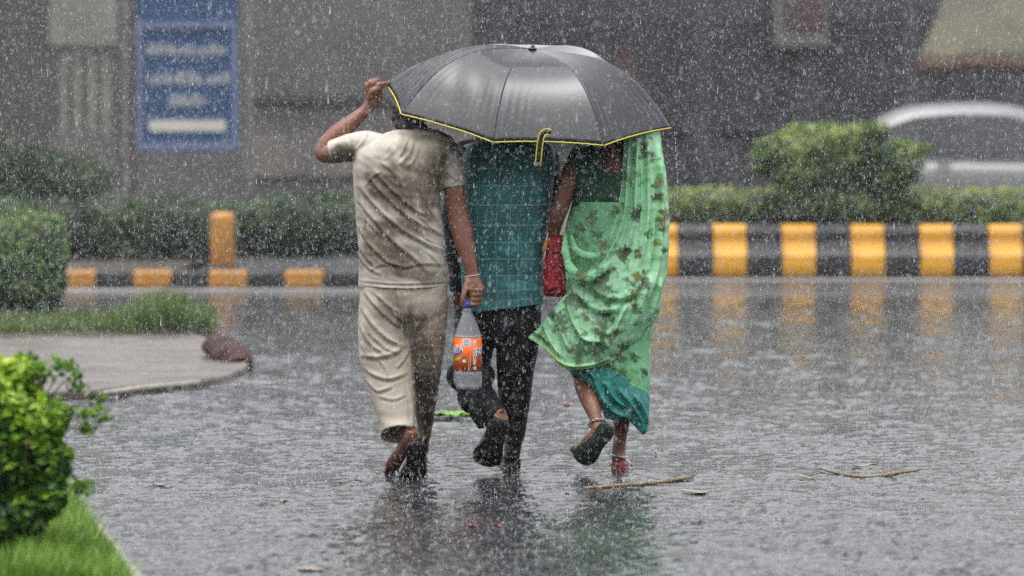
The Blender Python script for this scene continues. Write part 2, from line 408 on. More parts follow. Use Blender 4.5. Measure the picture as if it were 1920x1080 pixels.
# dark building to the right
dD = 70.0; YD = dD - 20
bd = empty('dark_stone_building', (WX(1400, dD), YD + 3, 0)); tag(bd, 'long dark stone building filling the background behind the umbrella and bush', 'building')
xa, xb = WX(872, dD), WX(2500, dD)
build('wall', [box(((xa + xb) / 2, YD + 3, 3.3), (xb - xa, 6, 6.6))], WALL_D, bd, False)
for i in range(9):
    x = xa + .5 + i * 1.62
    build('pilaster', [box((x, YD - .06, 3.3), (.28, .12, 6.6))], WALL_D, bd, False)
    o = build('window', [box((x + .81, YD - .02, 2.0), (.95, .06, 1.7))], GLASS, bd, False)
    build('window_sill', [box((x + .81, YD - .08, 1.11), (1.05, .16, .07))], WALL_D, o, False)
    o = build('window', [box((x + .81, YD - .02, 5.1), (.95, .06, 1.5))], GLASS, bd, False)
    build('window_sill', [box((x + .81, YD - .08, 4.31), (1.05, .16, .07))], WALL_D, o, False)
# faded red boards on it
RED_F = mat('faded_red_board', (.070, .030, .037), (.05, .032, .037), scale=3, rough=.6)
GREYPINK = mat('greyish_board', (.15, .13, .14), (.12, .11, .115), scale=3, rough=.6)
def board(px, py, w_, h_, ry, label, back):
    d = dD - .4; e = empty('wall_board', (WX(px, d), d - 20, WZ(py, d))); tag(e, label, 'board')
    build('panel', [box((WX(px, d), d - 20, WZ(py, d)), (w_ * d / F, .06, h_ * d / F), ry=ry)], RED_F, e, False)
    if back: build('backing', [box((WX(px, d) - .05, d - 20 + .07, WZ(py, d) - .12), (w_ * 1.35 * d / F, .05, h_ * 1.6 * d / F))], GREYPINK, e, False)
board(1508, 22, 75, 62, 0.05, 'faded red board on a greyish backing, high on the dark building', True)
board(1186, 140, 30, 95, -.55, 'narrow slanting red board behind the right edge of the umbrella', False)
# canvas awning top right
dA = 58.0; YA = dA - 20
aw = empty('canvas_awning', (WX(1850, dA), YA, 0)); tag(aw, 'olive tan canvas awning with a rusty hem, above the white car', 'awning')
CANVAS = mat('olive_canvas', (.085, .074, .040), (.048, .046, .030), scale=1.6, rough=.8, detail=8)
RUST = mat('rusty_hem', (.085, .048, .032), (.06, .038, .028), scale=2.5, rough=.8)
def P3(px, py, d): return (WX(px, d), d - 20, WZ(py, d))
nA = 24; V = []
for j in range(13):
    v = j / 12
    for i in range(nA + 1):
        u = i / nA
        l = 1718 + (1790 - 1718) * (1 - v) ** .8; px = l + (2300 - l) * u; py = -70 + v * 178
        d = dA + 1.9 * (1 - v) + .05 * math.sin(u * 40) * v
        V.append(P3(px, py + 5 * math.sin(u * 21) * v, d))
Fc = grid_faces(13, nA + 1, False)
o = build('canopy', [(V, Fc)], CANVAS, aw); s_ = o.modifiers.new('t', 'SOLIDIFY'); s_.thickness = .02
V = []
for j in range(3):
    for i in range(nA + 1):
        u = i / nA; V.append(P3(1718 + 582 * u, 108 + 14 * j + 4 * math.sin(u * 21), dA - .03 + .05 * math.sin(u * 40)))
o = build('valance', [(V, grid_faces(3, nA + 1, False))], RUST, aw); s_ = o.modifiers.new('t', 'SOLIDIFY'); s_.thickness = .02
for px in (1740, 2050, 2290):
    build('pole', [tube([(WX(px, dA), YA + .05, 0, .03), (WX(px, dA), YA + .05, WZ(125, dA), .03)], 8)], DARK, aw)

# ------------------------------------------------------------------ blue sign on two posts
dS = 47.0; YS = dS - 20
sg = empty('blue_sign', (WX(352, dS), YS, 0)); tag(sg, 'tall blue roadside sign with pale lines of writing, on two thin posts', 'sign')
BLUE = mat('blue_sign_face', (.024, .064, .150), (.032, .076, .165), scale=2, rough=.35)
WHITE = mat('pale_sign_paint', (.36, .37, .40), (.27, .28, .31), scale=6, rough=.45)
WHITE2 = mat('clean_white_paint', (.56, .54, .50), (.48, .46, .43), scale=6, rough=.45)
build('panel', [box((WX(352.5, dS), YS, WZ(130, dS)), (189 * dS / F, .06, 308 * dS / F))], BLUE, sg, False)
def srect(name, l, t, r, b, mm, par=sg, th=.03):
    return build(name, [box((WX((l + r) / 2, dS), YS - .03 - th / 2, WZ((t + b) / 2, dS)), ((r - l) * dS / F, th, (b - t) * dS / F))], mm, par, False)
PALEBLUE = mat('pale_blue_border', (.14, .18, .30), (.11, .15, .26), scale=4, rough=.4)
for l, t, r, b in ((259, 41, 446, 53), (259, 266, 446, 282), (259, 53, 269, 266), (436, 53, 446, 266)):
    srect('border', l, t, r, b, PALEBLUE)
for l, t, r, b, mm in ((276, 82, 336, 103, WHITE), (343, 78, 380, 105, WHITE), (388, 82, 425, 102, WHITE),
                       (278, 134, 330, 158, WHITE), (334, 132, 384, 158, WHITE), (388, 136, 426, 157, WHITE),
                       (318, 172, 388, 199, WHITE), (280, 225, 424, 246, WHITE2)):
    if mm is WHITE2: srect('lettering', l, t, r, b, mm, th=.012); continue
    ps = []; xg = l
    while xg < r - 3:                                         # a word: strokes of uneven width and height
        wg = random.uniform(5, 10); ht = (b - t) * random.uniform(.6, 1.0)
        ps.append(box((WX(xg + wg / 2, dS), YS - .036, WZ(b - ht / 2, dS)), (wg * dS / F, .012, ht * dS / F))); xg += wg + random.uniform(1.5, 5)
    build('lettering', ps, mm, sg, False)
POST = mat('galvanised_post', (.19, .19, .185), (.14, .14, .135), scale=5, rough=.5)
for px in (236, 468):
    build('post', [tube([(WX(px, dS), YS + .08, 0, .032), (WX(px, dS), YS + .08, 3.9, .032)], 10)], POST, sg)
for py in (60, 240):
    build('cross_bar', [box((WX(352, dS), YS + .055, WZ(py, dS)), (236 * dS / F, .04, .05))], POST, sg, False)

# ------------------------------------------------------------------ bollard on the verge
yB = gL + .75; sB = F / (20 + yB)
bo = empty('bollard', ((417 - 960) / sB, yB, .145)); tag(bo, 'short fat yellow bollard standing on the left verge', 'bollard')
Vb = []; prof_b = [(.105, 0), (.112, .02), (.112, .44), (.108, .47), (.09, .492), (.05, .502), (.0, .504)]
for r_, z_ in prof_b:
    for j in range(28):
        a = 2 * math.pi * j / 28; Vb.append((bo.location.x + r_ * math.cos(a), yB + r_ * math.sin(a), .145 + z_))
build('post', [(Vb, grid_faces(len(prof_b), 28))], YELLOW_F, bo)
build('foot_ring', [tube([(bo.location.x + .118 * math.cos(a), yB + .118 * math.sin(a), .16, .016) for a in np.linspace(0, 6.283, 25)], 6, 2)], BLACK, bo)

# ------------------------------------------------------------------ hedges and bushes
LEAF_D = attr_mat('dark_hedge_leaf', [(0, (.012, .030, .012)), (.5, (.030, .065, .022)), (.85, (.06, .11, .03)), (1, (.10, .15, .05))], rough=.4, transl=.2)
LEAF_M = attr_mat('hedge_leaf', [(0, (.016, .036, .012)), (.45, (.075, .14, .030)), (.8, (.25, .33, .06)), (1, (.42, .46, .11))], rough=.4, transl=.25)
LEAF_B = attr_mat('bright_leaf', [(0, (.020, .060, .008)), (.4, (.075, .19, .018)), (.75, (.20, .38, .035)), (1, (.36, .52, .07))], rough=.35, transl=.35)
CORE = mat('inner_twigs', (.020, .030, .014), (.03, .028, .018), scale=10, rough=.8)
STEM = mat('brown_stem', (.07, .05, .035), (.05, .038, .028), scale=20, rough=.7)
def hedge_row(name, label, x0, x1, y, z0, z1, depth, n, size, m, seed, cat='hedge', shade=.35, grp=None, nb=None):
    e = empty(name, ((x0 + x1) / 2, y, z0)); tag(e, label, cat, grp)
    rg = random.Random(seed); nb = nb or max(3, int((x1 - x0) / .45)); L = []
    for i in range(nb):
        x = x0 + (x1 - x0) * (i + .5) / nb
        for zc in (z0 + (z1 - z0) * .35, z0 + (z1 - z0) * .62):
            L.append(((x + rg.uniform(-.05, .05), y + rg.uniform(-.06, .06), zc), ((x1 - x0) / nb * .75, depth * rg.uniform(.45, .55), (z1 - z0) * rg.uniform(.36, .41))))
    leaves('leaf_mass', L, n, size, m, e, seed, shell=.72, top_light_tint=shade, boxy=.65)
    link('twigs', lumpy(L, .06, seed, .015, .82), CORE, e)
    for i in range(nb):
        x = x0 + (x1 - x0) * (i + .5) / nb
        build('stem', [tube([(x, y, z0 - .02, .018), (x + .02, y, z0 + (z1 - z0) * .4, .012)], 7)], STEM, e)
    return e
dH = 42.3
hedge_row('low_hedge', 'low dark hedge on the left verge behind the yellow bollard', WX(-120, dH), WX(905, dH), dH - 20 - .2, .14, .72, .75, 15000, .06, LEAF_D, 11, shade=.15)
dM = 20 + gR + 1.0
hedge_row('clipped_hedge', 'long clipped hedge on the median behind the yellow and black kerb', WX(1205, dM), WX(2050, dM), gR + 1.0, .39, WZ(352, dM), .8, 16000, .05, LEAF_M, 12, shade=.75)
# rounded bush standing out of the median hedge
dT = dM - .40; yT = dT - 20
e = empty('median_bush', (WX(1575, dT), yT, .4)); tag(e, 'wide round topped bush rising above the median hedge, in front of the white car', 'bush')
Lb = []
for px, py, rx, ry in ((1475, 285, 58, 42), (1540, 270, 70, 40), (1610, 268, 70, 38), (1675, 295, 55, 36), (1500, 330, 55, 38), (1580, 320, 75, 45), (1650, 335, 55, 34), (1530, 385, 60, 40), (1590, 390, 55, 40), (1440, 288, 36, 16), (1718, 276, 30, 12), (1500, 246, 34, 14), (1640, 240, 30, 10), (1428, 318, 22, 10), (1700, 330, 30, 14)):
    Lb.append(((WX(px, dT), yT + random.uniform(-.12, .12), WZ(py, dT)), (rx * dT / F, rx * dT / F * .9, ry * dT / F)))
leaves('leaf_mass', Lb, 12000, .068, LEAF_M, e, 21, shell=.45, top_light_tint=.3)
link('twigs', lumpy(Lb, .05, 3, .02, .55), CORE, e)
for i in range(5):
    a = i * 1.26; cx = WX(1560, dT)
    build('stem', [tube([(cx + .05 * math.cos(a), yT + .05 * math.sin(a), .36, .022), (cx + .2 * math.cos(a), yT + .15 * math.sin(a), .75, .016), (cx + .45 * math.cos(a), yT + .3 * math.sin(a), 1.15, .008)], 7)], STEM, e)
# dim shrubs before the plaster wall
for px, py, rx, ry, lab in ((40, 330, 150, 75, 'dim shrub at the far left, beneath the pale screen'), (600, 395, 190, 40, 'dim low shrub under the plaster wall, left of the walkers')):
    d = 52.0; e = empty('dim_shrub', (WX(px, d), d - 20, 0)); tag(e, lab, 'shrub')
    L = [((WX(px + dx * rx, d), d - 20 + random.uniform(-.1, .1), WZ(py + dy * ry, d)), (rx * .5 * d / F, .4, ry * .75 * d / F)) for dx, dy in ((-.6, .1), (-.2, -.2), (.25, 0), (.65, .2), (0, .7), (-.5, .8), (.5, .8))]
    leaves('leaf_mass', L, 7000, .07, LEAF_D, e, px + 5, shell=.6, top_light_tint=.1)
    for i in range(3):
        build('stem', [tube([(WX(px, d) + (i - 1) * .3, d - 20, 0, .03), (WX(px, d) + (i - 1) * .45, d - 20, WZ(py, d), .015)], 7)], STEM, e)

# ------------------------------------------------------------------ white hatchback behind the median
dC = 48.0; YC = dC - 20
car = empty('parked_car', (WX(1625, dC) + 1.75, YC + .8, 0)); tag(car, 'white hatchback car behind the median hedge at the right edge', 'car')
CARW = mat('white_car_paint', (.13, .13, .135), (.105, .105, .11), scale=3, rough=.22, coat=.6)
TYRE = mat('tyre_rubber', (.02, .02, .02), (.03, .03, .03), scale=20, rough=.7)
CHROME = mat('alloy_rim', (.5, .5, .52), (.4, .4, .42), scale=8, rough=.3, metal=.8)
cx0 = WX(1625, dC) - .22; LC = 3.75; cyc = YC + .8
st = [(0, .42, .78, .55), (.05, .30, .95, .74), (.30, .22, 1.02, .80), (1.0, .2, 1.03, .83), (2.0, .2, 1.01, .83), (2.75, .2, .97, .82), (3.3, .22, .88, .79), (3.65, .28, .74, .70), (3.75, .40, .62, .55)]
Q = cat_rom(st, 40); V = []
for q in Q:
    for j in range(28):
        a = 2 * math.pi * j / 28; ca, sa = math.cos(a), math.sin(a)
        V.append((cx0 + q[0], cyc + q[3] * abs(ca) ** .45 * (1 if ca > 0 else -1), (q[1] + q[2]) / 2 + (q[2] - q[1]) / 2 * abs(sa) ** .5 * (1 if sa > 0 else -1)))
build('body', [(V, grid_faces(40, 28) + [tuple(range(28))[::-1], tuple(39 * 28 + j for j in range(28))])], CARW, car)
gh = [(.10, .96, .99, .70), (.22, .95, 1.22, .68), (.42, .95, 1.43, .64), (.75, .95, 1.55, .61), (1.3, .95, 1.59, .60), (1.8, .95, 1.565, .60), (2.2, .95, 1.44, .62), (2.6, .95, 1.18, .67), (2.85, .95, 1.0, .72)]
Q = cat_rom(gh, 40); V = []
for q in Q:
    for j in range(24):
        a = math.pi * j / 23; ca, sa = math.cos(a), math.sin(a)
        tp = abs(sa) ** .4; V.append((cx0 + q[0], cyc + (q[3] + .1 * (1 - tp)) * abs(ca) ** .35 * (1 if ca > 0 else -1), q[1] + (q[2] - q[1]) * tp))
build('cabin', [(V, grid_faces(40, 24, False))], CARW, car)
def cabin_edge(x): 
    for a, b in zip(gh, gh[1:]):
        if a[0] <= x <= b[0]:
            t = (x - a[0]) / (b[0] - a[0]); return a[2] + (b[2] - a[2]) * t
    return 1.0
for xs in ((.50, 1.32), (1.35, 2.45)):
    xx = np.linspace(xs[0], xs[1], 12); V = []
    for x in xx:
        V.append((cx0 + x, cyc - .735, 1.035)); V.append((cx0 + x, cyc - .66, max(1.05, cabin_edge(x) - .115)))
    for x in xx:
        V.append((cx0 + x, cyc - .71, 1.035)); V.append((cx0 + x, cyc - .63, max(1.05, cabin_edge(x) - .115)))
    k = 24; Fc = [(2 * i, 2 * i + 2, 2 * i + 3, 2 * i + 1) for i in range(11)] + [(k + 2 * i, k + 2 * i + 1, k + 2 * i + 3, k + 2 * i + 2) for i in range(11)] + [(2 * i + 1, 2 * i + 3, k + 2 * i + 3, k + 2 * i + 1) for i in range(11)] + [(0, 1, k + 1, k), (22, k + 22, k + 23, 23)]
    build('side_window', [(V, Fc)], GLASS, car, False)
for x in (.62, 2.95):
    ty = build('wheel', [tube([(cx0 + x + .27 * math.cos(a), cyc - .74, .29 + .27 * math.sin(a), .055, .09) for a in np.linspace(0, 6.283, 33)], 10, 2, False)], TYRE, car)
    build('rim', [tube([(cx0 + x, cyc - .80, .29, .19), (cx0 + x, cyc - .70, .29, .20)], 24, 2)], CHROME, ty)
    for k in range(5):
        a = k * 1.2566; build('spoke', [box((cx0 + x + .1 * math.cos(a), cyc - .81, .29 + .1 * math.sin(a)), (.18, .02, .035), ry=-a)], CHROME, ty, False)
for x in (1.05, 2.1): build('door_handle', [box((cx0 + x, cyc - .84, .92), (.16, .03, .03))], CARW, car, False)
build('tail_light', [ball((cx0 + .12, cyc - .66, .92), (.08, .10, .10))], mat('red_lamp', (.3, .01, .01), (.25, .01, .01), rough=.15), car)
build('wing_mirror', [ball((cx0 + 2.42, cyc - .86, 1.06), (.07, .10, .07))], CARW, car)

# ------------------------------------------------------------------ island with paved end on the left
ISL = mat('wet_pavement', (.15, .125, .11), (.060, .047, .040), scale=2.6, rough=.35, bump=.4, bscale=30, detail=7)
edge = [(-300, 640), (-300, 762), (0, 757), (140, 750), (230, 741), (330, 733), (410, 722), (455, 706), (466, 690), (440, 668), (400, 650), (330, 632), (200, 622), (60, 618)]
P = cat_rom([list(G(*p)) for p in edge[1:]], 70); P = np.vstack([G(*edge[0]), P]); k = len(P)
V = [(p[0], p[1], .006) for p in P] + [(p[0], p[1], .055) for p in P]
Fc = [(i, (i + 1) % k, k + (i + 1) % k, k + i) for i in range(k)] + [tuple(range(k, 2 * k))]
o = build('island_pavement', [(V, Fc)], ISL, None, False); tag(o, kind='structure'); bevel(o, .02, 2)
# worn kerb line along its front
Pk = cat_rom([[*G(px, py)[:2], .04, .02] for px, py in ((195, 752), (260, 742), (330, 735.5), (372, 731))], 20)
KERBP = mat('pale_kerb_edge', (.30, .28, .22), (.16, .15, .13), scale=7, rough=.4)
tag(build('kerb_edge', [tube(Pk, 8, 1)], KERBP), kind='structure')
Pk = [G(px, py) for px, py in ((372, 730), (470, 722), (560, 717), (640, 714))]
V = [(p[0], p[1] + dy, .010) for p in Pk for dy in (-.06, .06)]
tag(build('worn_line', [(V, grid_faces(4, 2, False))], PAINT_LINE, None, False), kind='structure')
# dark red painted kerb end stone
kb = W(428, 668, G(428, 690)[1])
e_ = empty('kerb_end_stone', (kb[0], kb[1], .08)); tag(e_, 'dark red kerb end stone at the tip of the grassy island', 'kerb stone')
yk = G(440, 697)[1]
REDB = mat('dark_red_stone', (.055, .018, .015), (.03, .012, .010), scale=9, spec=.25, rough=.6, bump=.6, bscale=25)
me = remesh([tube([[*W(402, 648, yk + .75), .05, .09], [*W(412, 652, yk + .6), .075, .11], [*W(432, 664, yk + .35), .08, .12], [*W(452, 684, yk + .1), .055, .09]], 14, 5)], .012, 2)
V = get_v(me); set_v(me, V + get_n(me) * (.012 * wob(V, 40, 2))[:, None]); link('stone', me, REDB, e_)
# clipped block hedge on the island
dI = 33.0
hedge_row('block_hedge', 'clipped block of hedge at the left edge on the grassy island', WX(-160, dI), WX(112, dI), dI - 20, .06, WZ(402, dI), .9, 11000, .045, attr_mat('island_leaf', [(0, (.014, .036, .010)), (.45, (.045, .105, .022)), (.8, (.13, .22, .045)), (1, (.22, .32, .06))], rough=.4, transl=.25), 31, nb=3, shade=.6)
def grass(name, label, P, n, h, m, seed, lean=.4, z=.0, wdt=.006):
    """blades over a polygon of ground points, P given as a function of two random numbers"""
    rg = np.random.RandomState(seed); B = np.array([P(rg.rand(), rg.rand()) for _ in range(n)]); hh = h * rg.uniform(.4, 1.2, n) * B[:, 3]
    a = rg.uniform(0, 6.283, n); l = rg.uniform(0, lean, n) * hh
    d = np.stack([np.cos(a), np.sin(a), 0 * a], 1); sd_ = np.stack([-np.sin(a), np.cos(a), 0 * a], 1) * wdt
    b = B[:, :3]; mid = b + d * l[:, None] * .35; mid[:, 2] += hh * .6; tip = b + d * l[:, None]; tip[:, 2] += hh
    V = np.stack([b - sd_, b + sd_, mid + sd_ * .7, mid - sd_ * .7, tip], 1).reshape(-1, 3); f = np.arange(n)[:, None] * 5
    Fc = (f + [0, 1, 2, 3]).tolist() + (f + [3, 2, 4]).tolist()
    me = bpy.data.meshes.new('m'); me.from_pydata(V.tolist(), [], Fc); me.update()
    set_attr(me, 'shade', np.repeat(np.clip(rg.normal(.45, .2, n), 0, 1), 5))
    return tag(link(name, me, m, None, False), label, 'grass', kind='stuff')
LEAF_G = attr_mat('grass_blade', [(0, (.030, .055, .014)), (.5, (.085, .145, .028)), (.85, (.17, .23, .05)), (1, (.24, .24, .10))], rough=.5, transl=.3)
def isl(u, v):
    px = -60 + 465 * u; c = 632 - 6 * u; py = c + (v - .5) * (34 - 8 * u)
    g = G(px, py); tall = .45 + 1.25 * math.exp(-((px - 310) / 70) ** 2)
    return (g[0], g[1], .08, tall)
grass('grass', 'rough green grass along the back of the left island', isl, 9000, .13, LEAF_G, 5, lean=.7)

# ------------------------------------------------------------------ foreground bush, grass and kerb at lower left
LEAF_F = attr_mat('young_leaf', [(0, (.015, .05, .006)), (.4, (.085, .22, .014)), (.7, (.27, .46, .025)), (1, (.52, .64, .07))], rough=.35, transl=.4)
yF = -4.6
e = empty('leafy_bush', (*W(20, 985, yF)[:2], .06)); tag(e, 'bright green leafy bush in the near left corner', 'bush')
Lf = []
for px, py, rx, ry, dy in ((20, 760, 75, 70, 0), (-40, 740, 80, 80, .1), (70, 800, 62, 62, -.05), (95, 870, 50, 60, -.05), (30, 860, 80, 80, 0), (60, 920, 60, 55, 0), (-10, 950, 70, 50, 0), (-70, 880, 90, 120, .1), (105, 780, 40, 36, .05), (40, 700, 40, 30, 0), (-15, 690, 40, 30, .05), (45, 965, 60, 40, -.1), (100, 935, 34, 34, -.1), (0, 985, 60, 30, -.15)):
    s = S(yF); Lf.append((tuple(W(px - 10, py, yF + dy)), (rx / s, rx / s * 1.1, ry / s)))
leaves('leaf_mass', Lf, 12000, .040, LEAF_F, e, 41, shell=.45, top_light_tint=.95, up=.5)
rg = random.Random(3)
for i in range(16):                                           # loose shoots standing out of the outline
    px, py = rg.choice([(140, 740), (165, 790), (190, 760), (120, 700), (60, 685), (150, 850), (150, 900), (95, 690), (175, 775)]); px += rg.uniform(-18, 18); py += rg.uniform(-18, 18)
    c = W(px, py, yF + rg.uniform(-.1, .1)); b0 = W(40 + rg.uniform(-20, 20), 850, yF)
    build('shoot', [tube([(*b0, .004), (*(b0 * .4 + c * .6 + np.array([0, 0, .03])), .003), (*c, .0015)], 5, 4)], LEAF_F, e)
    leaves('leaf_mass', [(tuple(c), (.045, .04, .03))], 26, .03, LEAF_F, e, 60 + i, shell=.2, top_light_tint=.2, up=.6)
link('twigs', lumpy(Lf, .025, 8, .01, .55), CORE, e)
for i in range(6):
    a = i * 1.05; c = W(10, 985, yF)
    build('stem', [tube([(c[0] + .03 * math.cos(a), c[1] + .03 * math.sin(a), .05, .010), (c[0] + .12 * math.cos(a), c[1] + .12 * math.sin(a), .35, .006), (c[0] + .2 * math.cos(a), c[1] + .2 * math.sin(a), .55, .003)], 6)], STEM, e)
vedge = [(-400, 905), (60, 905), (100, 940), (143, 985), (178, 1035), (208, 1075), (250, 1130), (330, 1250), (-400, 1250)]
P = np.array([G(*p) for p in vedge]); k = len(P)
V = [(p[0], p[1], .006) for p in P] + [(p[0], p[1], .07) for p in P]
tag(build('verge_near', [(V, [(i, (i + 1) % k, k + (i + 1) % k, k + i) for i in range(k)] + [tuple(range(k, 2 * k))])], EARTH, None, False), kind='structure')
Pk = [[*G(px + 6, py + 2)[:2], .045, .05] for px, py in ((165, 1018), (180, 1035), (210, 1075), (252, 1130))]
tag(build('verge_near_kerb', [tube(Pk, 8, 4)], KERBP), kind='structure')
LEAF_N = attr_mat('lawn_blade', [(0, (.05, .11, .015)), (.5, (.15, .29, .03)), (.85, (.28, .42, .06)), (1, (.38, .48, .12))], rough=.5, transl=.35)
def near(u, v):
    py = 900 + 260 * v; r = np.interp(py, [905, 940, 985, 1035, 1075, 1130, 1160], [50, 100, 141, 172, 200, 240, 260]); px = -40 + (r + 30) * (u ** .8)
    g = G(px, py); return (g[0], g[1], .065, 1.0 + .5 * math.exp(-((px - 60) / 80) ** 2))
grass('lawn_grass', 'bright lawn grass in the near left corner below the leafy bush', near, 19000, .10, LEAF_N, 9, lean=.8, wdt=.004)

# unseen belt of trees, added behind the camera to shut out the low sky
Lw = []
rw = random.Random(5)
for i in range(22):
    x = -52 + i * 5.0; h = rw.uniform(13, 18)
    Lw += [((x + rw.uniform(-1, 1), -40 + rw.uniform(-3, 3), h * .72), (4.2, 4.0, h * .30)), ((x + rw.uniform(-2, 2), -42 + rw.uniform(-3, 3), h * .36), (3.8, 3.6, h * .34))]
wd_ = leaves('added_trees', Lw, 26000, .85, LEAF_D, None, 77, shell=.6, top_light_tint=.2); tag(wd_, 'unseen belt of trees added behind the camera to block the low sky', 'added_trees', kind='stuff')

# ================================================================== the walkers
def skin_mat(name, a, b):
    m = mat(name, a, b, scale=14, rough=.38, bump=.12, bscale=220, lo=.3, hi=.7)
    bs = m.node_tree.nodes['Principled BSDF']; bs.inputs['Subsurface Weight'].default_value = .08; bs.inputs['Subsurface Radius'].default_value = (.012, .005, .003)
    return m
SKIN1 = skin_mat('brown_skin', (.22, .090, .055), (.16, .062, .038))
SKIN2 = skin_mat('deep_brown_skin', (.22, .10, .062), (.17, .072, .045))
SKIN3 = skin_mat('warm_brown_skin', (.25, .11, .065), (.19, .078, .046))
HAIR = mat('black_hair', (.010, .009, .009), (.018, .016, .015), scale=60, rough=.45, bump=.6, bscale=200, stretch=(1, 1, .3))
EYE = mat('eye_white', (.7, .68, .64), (.66, .64, .6), rough=.1)
IRIS = mat('dark_iris', (.02, .012, .008), (.03, .02, .012), rough=.08)
LIP = mat('lip', (.24, .085, .07), (.2, .07, .06), rough=.35)

def head_parts(c, k=1.0):
    """head looking along +Y, away from the camera; c = centre of the skull"""
    c = np.array(c); P = []
    P.append(ball(c + np.array([0, -.012, .02]) * k, np.array([.074, .094, .088]) * k))
    P.append(ball(c + np.array([0, .018, -.035]) * k, np.array([.061, .075, .078]) * k))
    P.append(ball(c + np.array([0, .058, -.088]) * k, np.array([.034, .030, .024]) * k))
    P.append(tube([(*(c + np.array([0, .088, .012]) * k), .008 * k), (*(c + np.array([0, .104, -.018]) * k), .011 * k), (*(c + np.array([0, .108, -.034]) * k), .015 * k), (*(c + np.array([0, .094, -.044]) * k), .010 * k)], 10, 3))
    for s in (-1, 1):
        P.append(ball(c + np.array([s * .030, .078, .022]) * k, np.array([.024, .014, .009]) * k))
        P.append(ball(c + np.array([s * .045, .060, -.022]) * k, np.array([.022, .022, .022]) * k))
        P.append(ball(c + np.array([s * .076, -.004, -.012]) * k, np.array([.010, .021, .033]) * k, Matrix.Rotation(s * .35, 3, 'Z')))
    return P
def face(c, parent, k=1.0):
    c = np.array(c)
    for s in (-1, 1):
        e = build('eye', [ball(c + np.array([s * .030, .078, .006]) * k, np.array([.0135, .0125, .0125]) * k, None, 12, 8)], EYE, parent)
        build('iris', [ball(c + np.array([s * .030, .0885, .006]) * k, np.array([.006, .003, .006]) * k, None, 10, 6)], IRIS, e)
        build('eyebrow', [tube([(*(c + np.array([s * .014, .094, .028]) * k), .003), (*(c + np.array([s * .032, .092, .033]) * k), .004), (*(c + np.array([s * .050, .080, .027]) * k), .002)], 6, 3)], HAIR, parent)
    build('mouth', [tube([(*(c + np.array([-.024, .084, -.064]) * k), .003), (*(c + np.array([0, .095, -.062]) * k), .007), (*(c + np.array([.024, .084, -.064]) * k), .003)], 8, 4)], LIP, parent)
def hair_cap(c, k, low, grow=1.06):
    """hair over crown, sides and nape; low = how far down the nape it reaches"""
    c = np.array(c)
    me = remesh([ball(c + np.array([0, -.016, .026]) * k, np.array([.079, .096, .090]) * k * grow), ball(c + np.array([0, -.045, -.02 - low]) * k, np.array([.068, .058, .055]) * k)], .007, 3)
    V = get_v(me); bm = bmesh.new(); bm.from_mesh(me)
    kill = [v for v in bm.verts if (v.co.y - c[1]) > .045 * k - .5 * (v.co.z - c[2] - .035 * k) * (1 if v.co.z - c[2] < .06 * k else 0) and v.co.z - c[2] < .075 * k]
    bmesh.ops.delete(bm, geom=kill, context='VERTS'); bm.to_mesh(me); bm.free()
    V = get_v(me); set_v(me, V + get_n(me) * (.003 * wob(V, 160, 4))[:, None])
    return me
def sole(toe, heel, side, L, wd, th=.016, left=1):
    """a flip-flop sole: footprint outline, toe and heel ends given in the place, side = across direction"""
    toe, heel, side = map(np.array, (toe, heel, side)); ax = heel - toe; ax = ax / np.linalg.norm(ax)
    side = side - ax * (side @ ax); side = side / np.linalg.norm(side); nr = np.cross(side, ax)
    out = [(0, .0), (.02, .24), (.07, .38), (.16, .47), (.28, .50), (.40, .45), (.52, .385), (.64, .36), (.78, .375), (.88, .37), (.95, .29), (.99, .15), (1, 0)]
    inn = [(.99, -.15), (.95, -.29), (.88, -.37), (.78, -.375), (.64, -.33), (.52, -.33), (.40, -.40), (.28, -.47), (.16, -.47), (.07, -.38), (.02, -.24)]
    loop = cat_rom(np.array(out + inn + [(0, 0)], float), 72)[:-1]; k = len(loop); V = []
    rings = [(.93, -th / 2), (1.0, -th * .32), (1.0, th * .32), (.93, th / 2)]
    cen = np.array([.5, 0])
    for sc, h in rings:
        for a, b in loop:
            a2, b2 = cen + (np.array([a, b]) - cen) * (1 - (1 - sc) * .5)
            bend = .012 * math.sin(a2 * math.pi)
            V.append(toe + ax * a2 * L + side * b2 * left * wd + nr * (h + bend))
    return np.array(V), grid_faces(4, k) + [tuple(range(k))[::-1], tuple(3 * k + j for j in range(k))]
RUBBER = mat('black_foam_rubber', (.008, .008, .009), (.017, .017, .019), scale=30, spec=.3, rough=.5, bump=.5, bscale=160)
RUBBER_G = mat('dark_green_foam_rubber', (.020, .040, .030), (.012, .018, .016), scale=9, rough=.45, bump=.5, bscale=160)

# ---------------------------------------------------------------- man on the left in the beige T-shirt
hc = W(769, 212, .11)
parts = head_parts(hc)
parts += [ptube([(780, 238, .07, .054), (784, 262, .05, .060), (786, 290, .03, .075)], 16)]
parts += [ploft([(252, 735, 838, .03, .06), (275, 690, 845, .02, .09), (330, 688, 812, 0, .10), (400, 690, 812, 0, .10), (470, 690, 820, 0, .105), (530, 688, 824, 0, .105), (575, 690, 822, 0, .10)], 32, 30)]
# raised left arm
parts += [ptube([(700, 275, .02, .055), (655, 282, .05, .048), (620, 288, .07, .046), (606, 287, .08, .040), (604, 276, .09, .036)], 16),
          ptube([(606, 284, .08, .036), (612, 272, .09, .041), (632, 252, .10, .043), (660, 229, .11, .036), (682, 210, .12, .028), (692, 200, .12, .027), (700, 186, .12, .033, .026)], 16)]
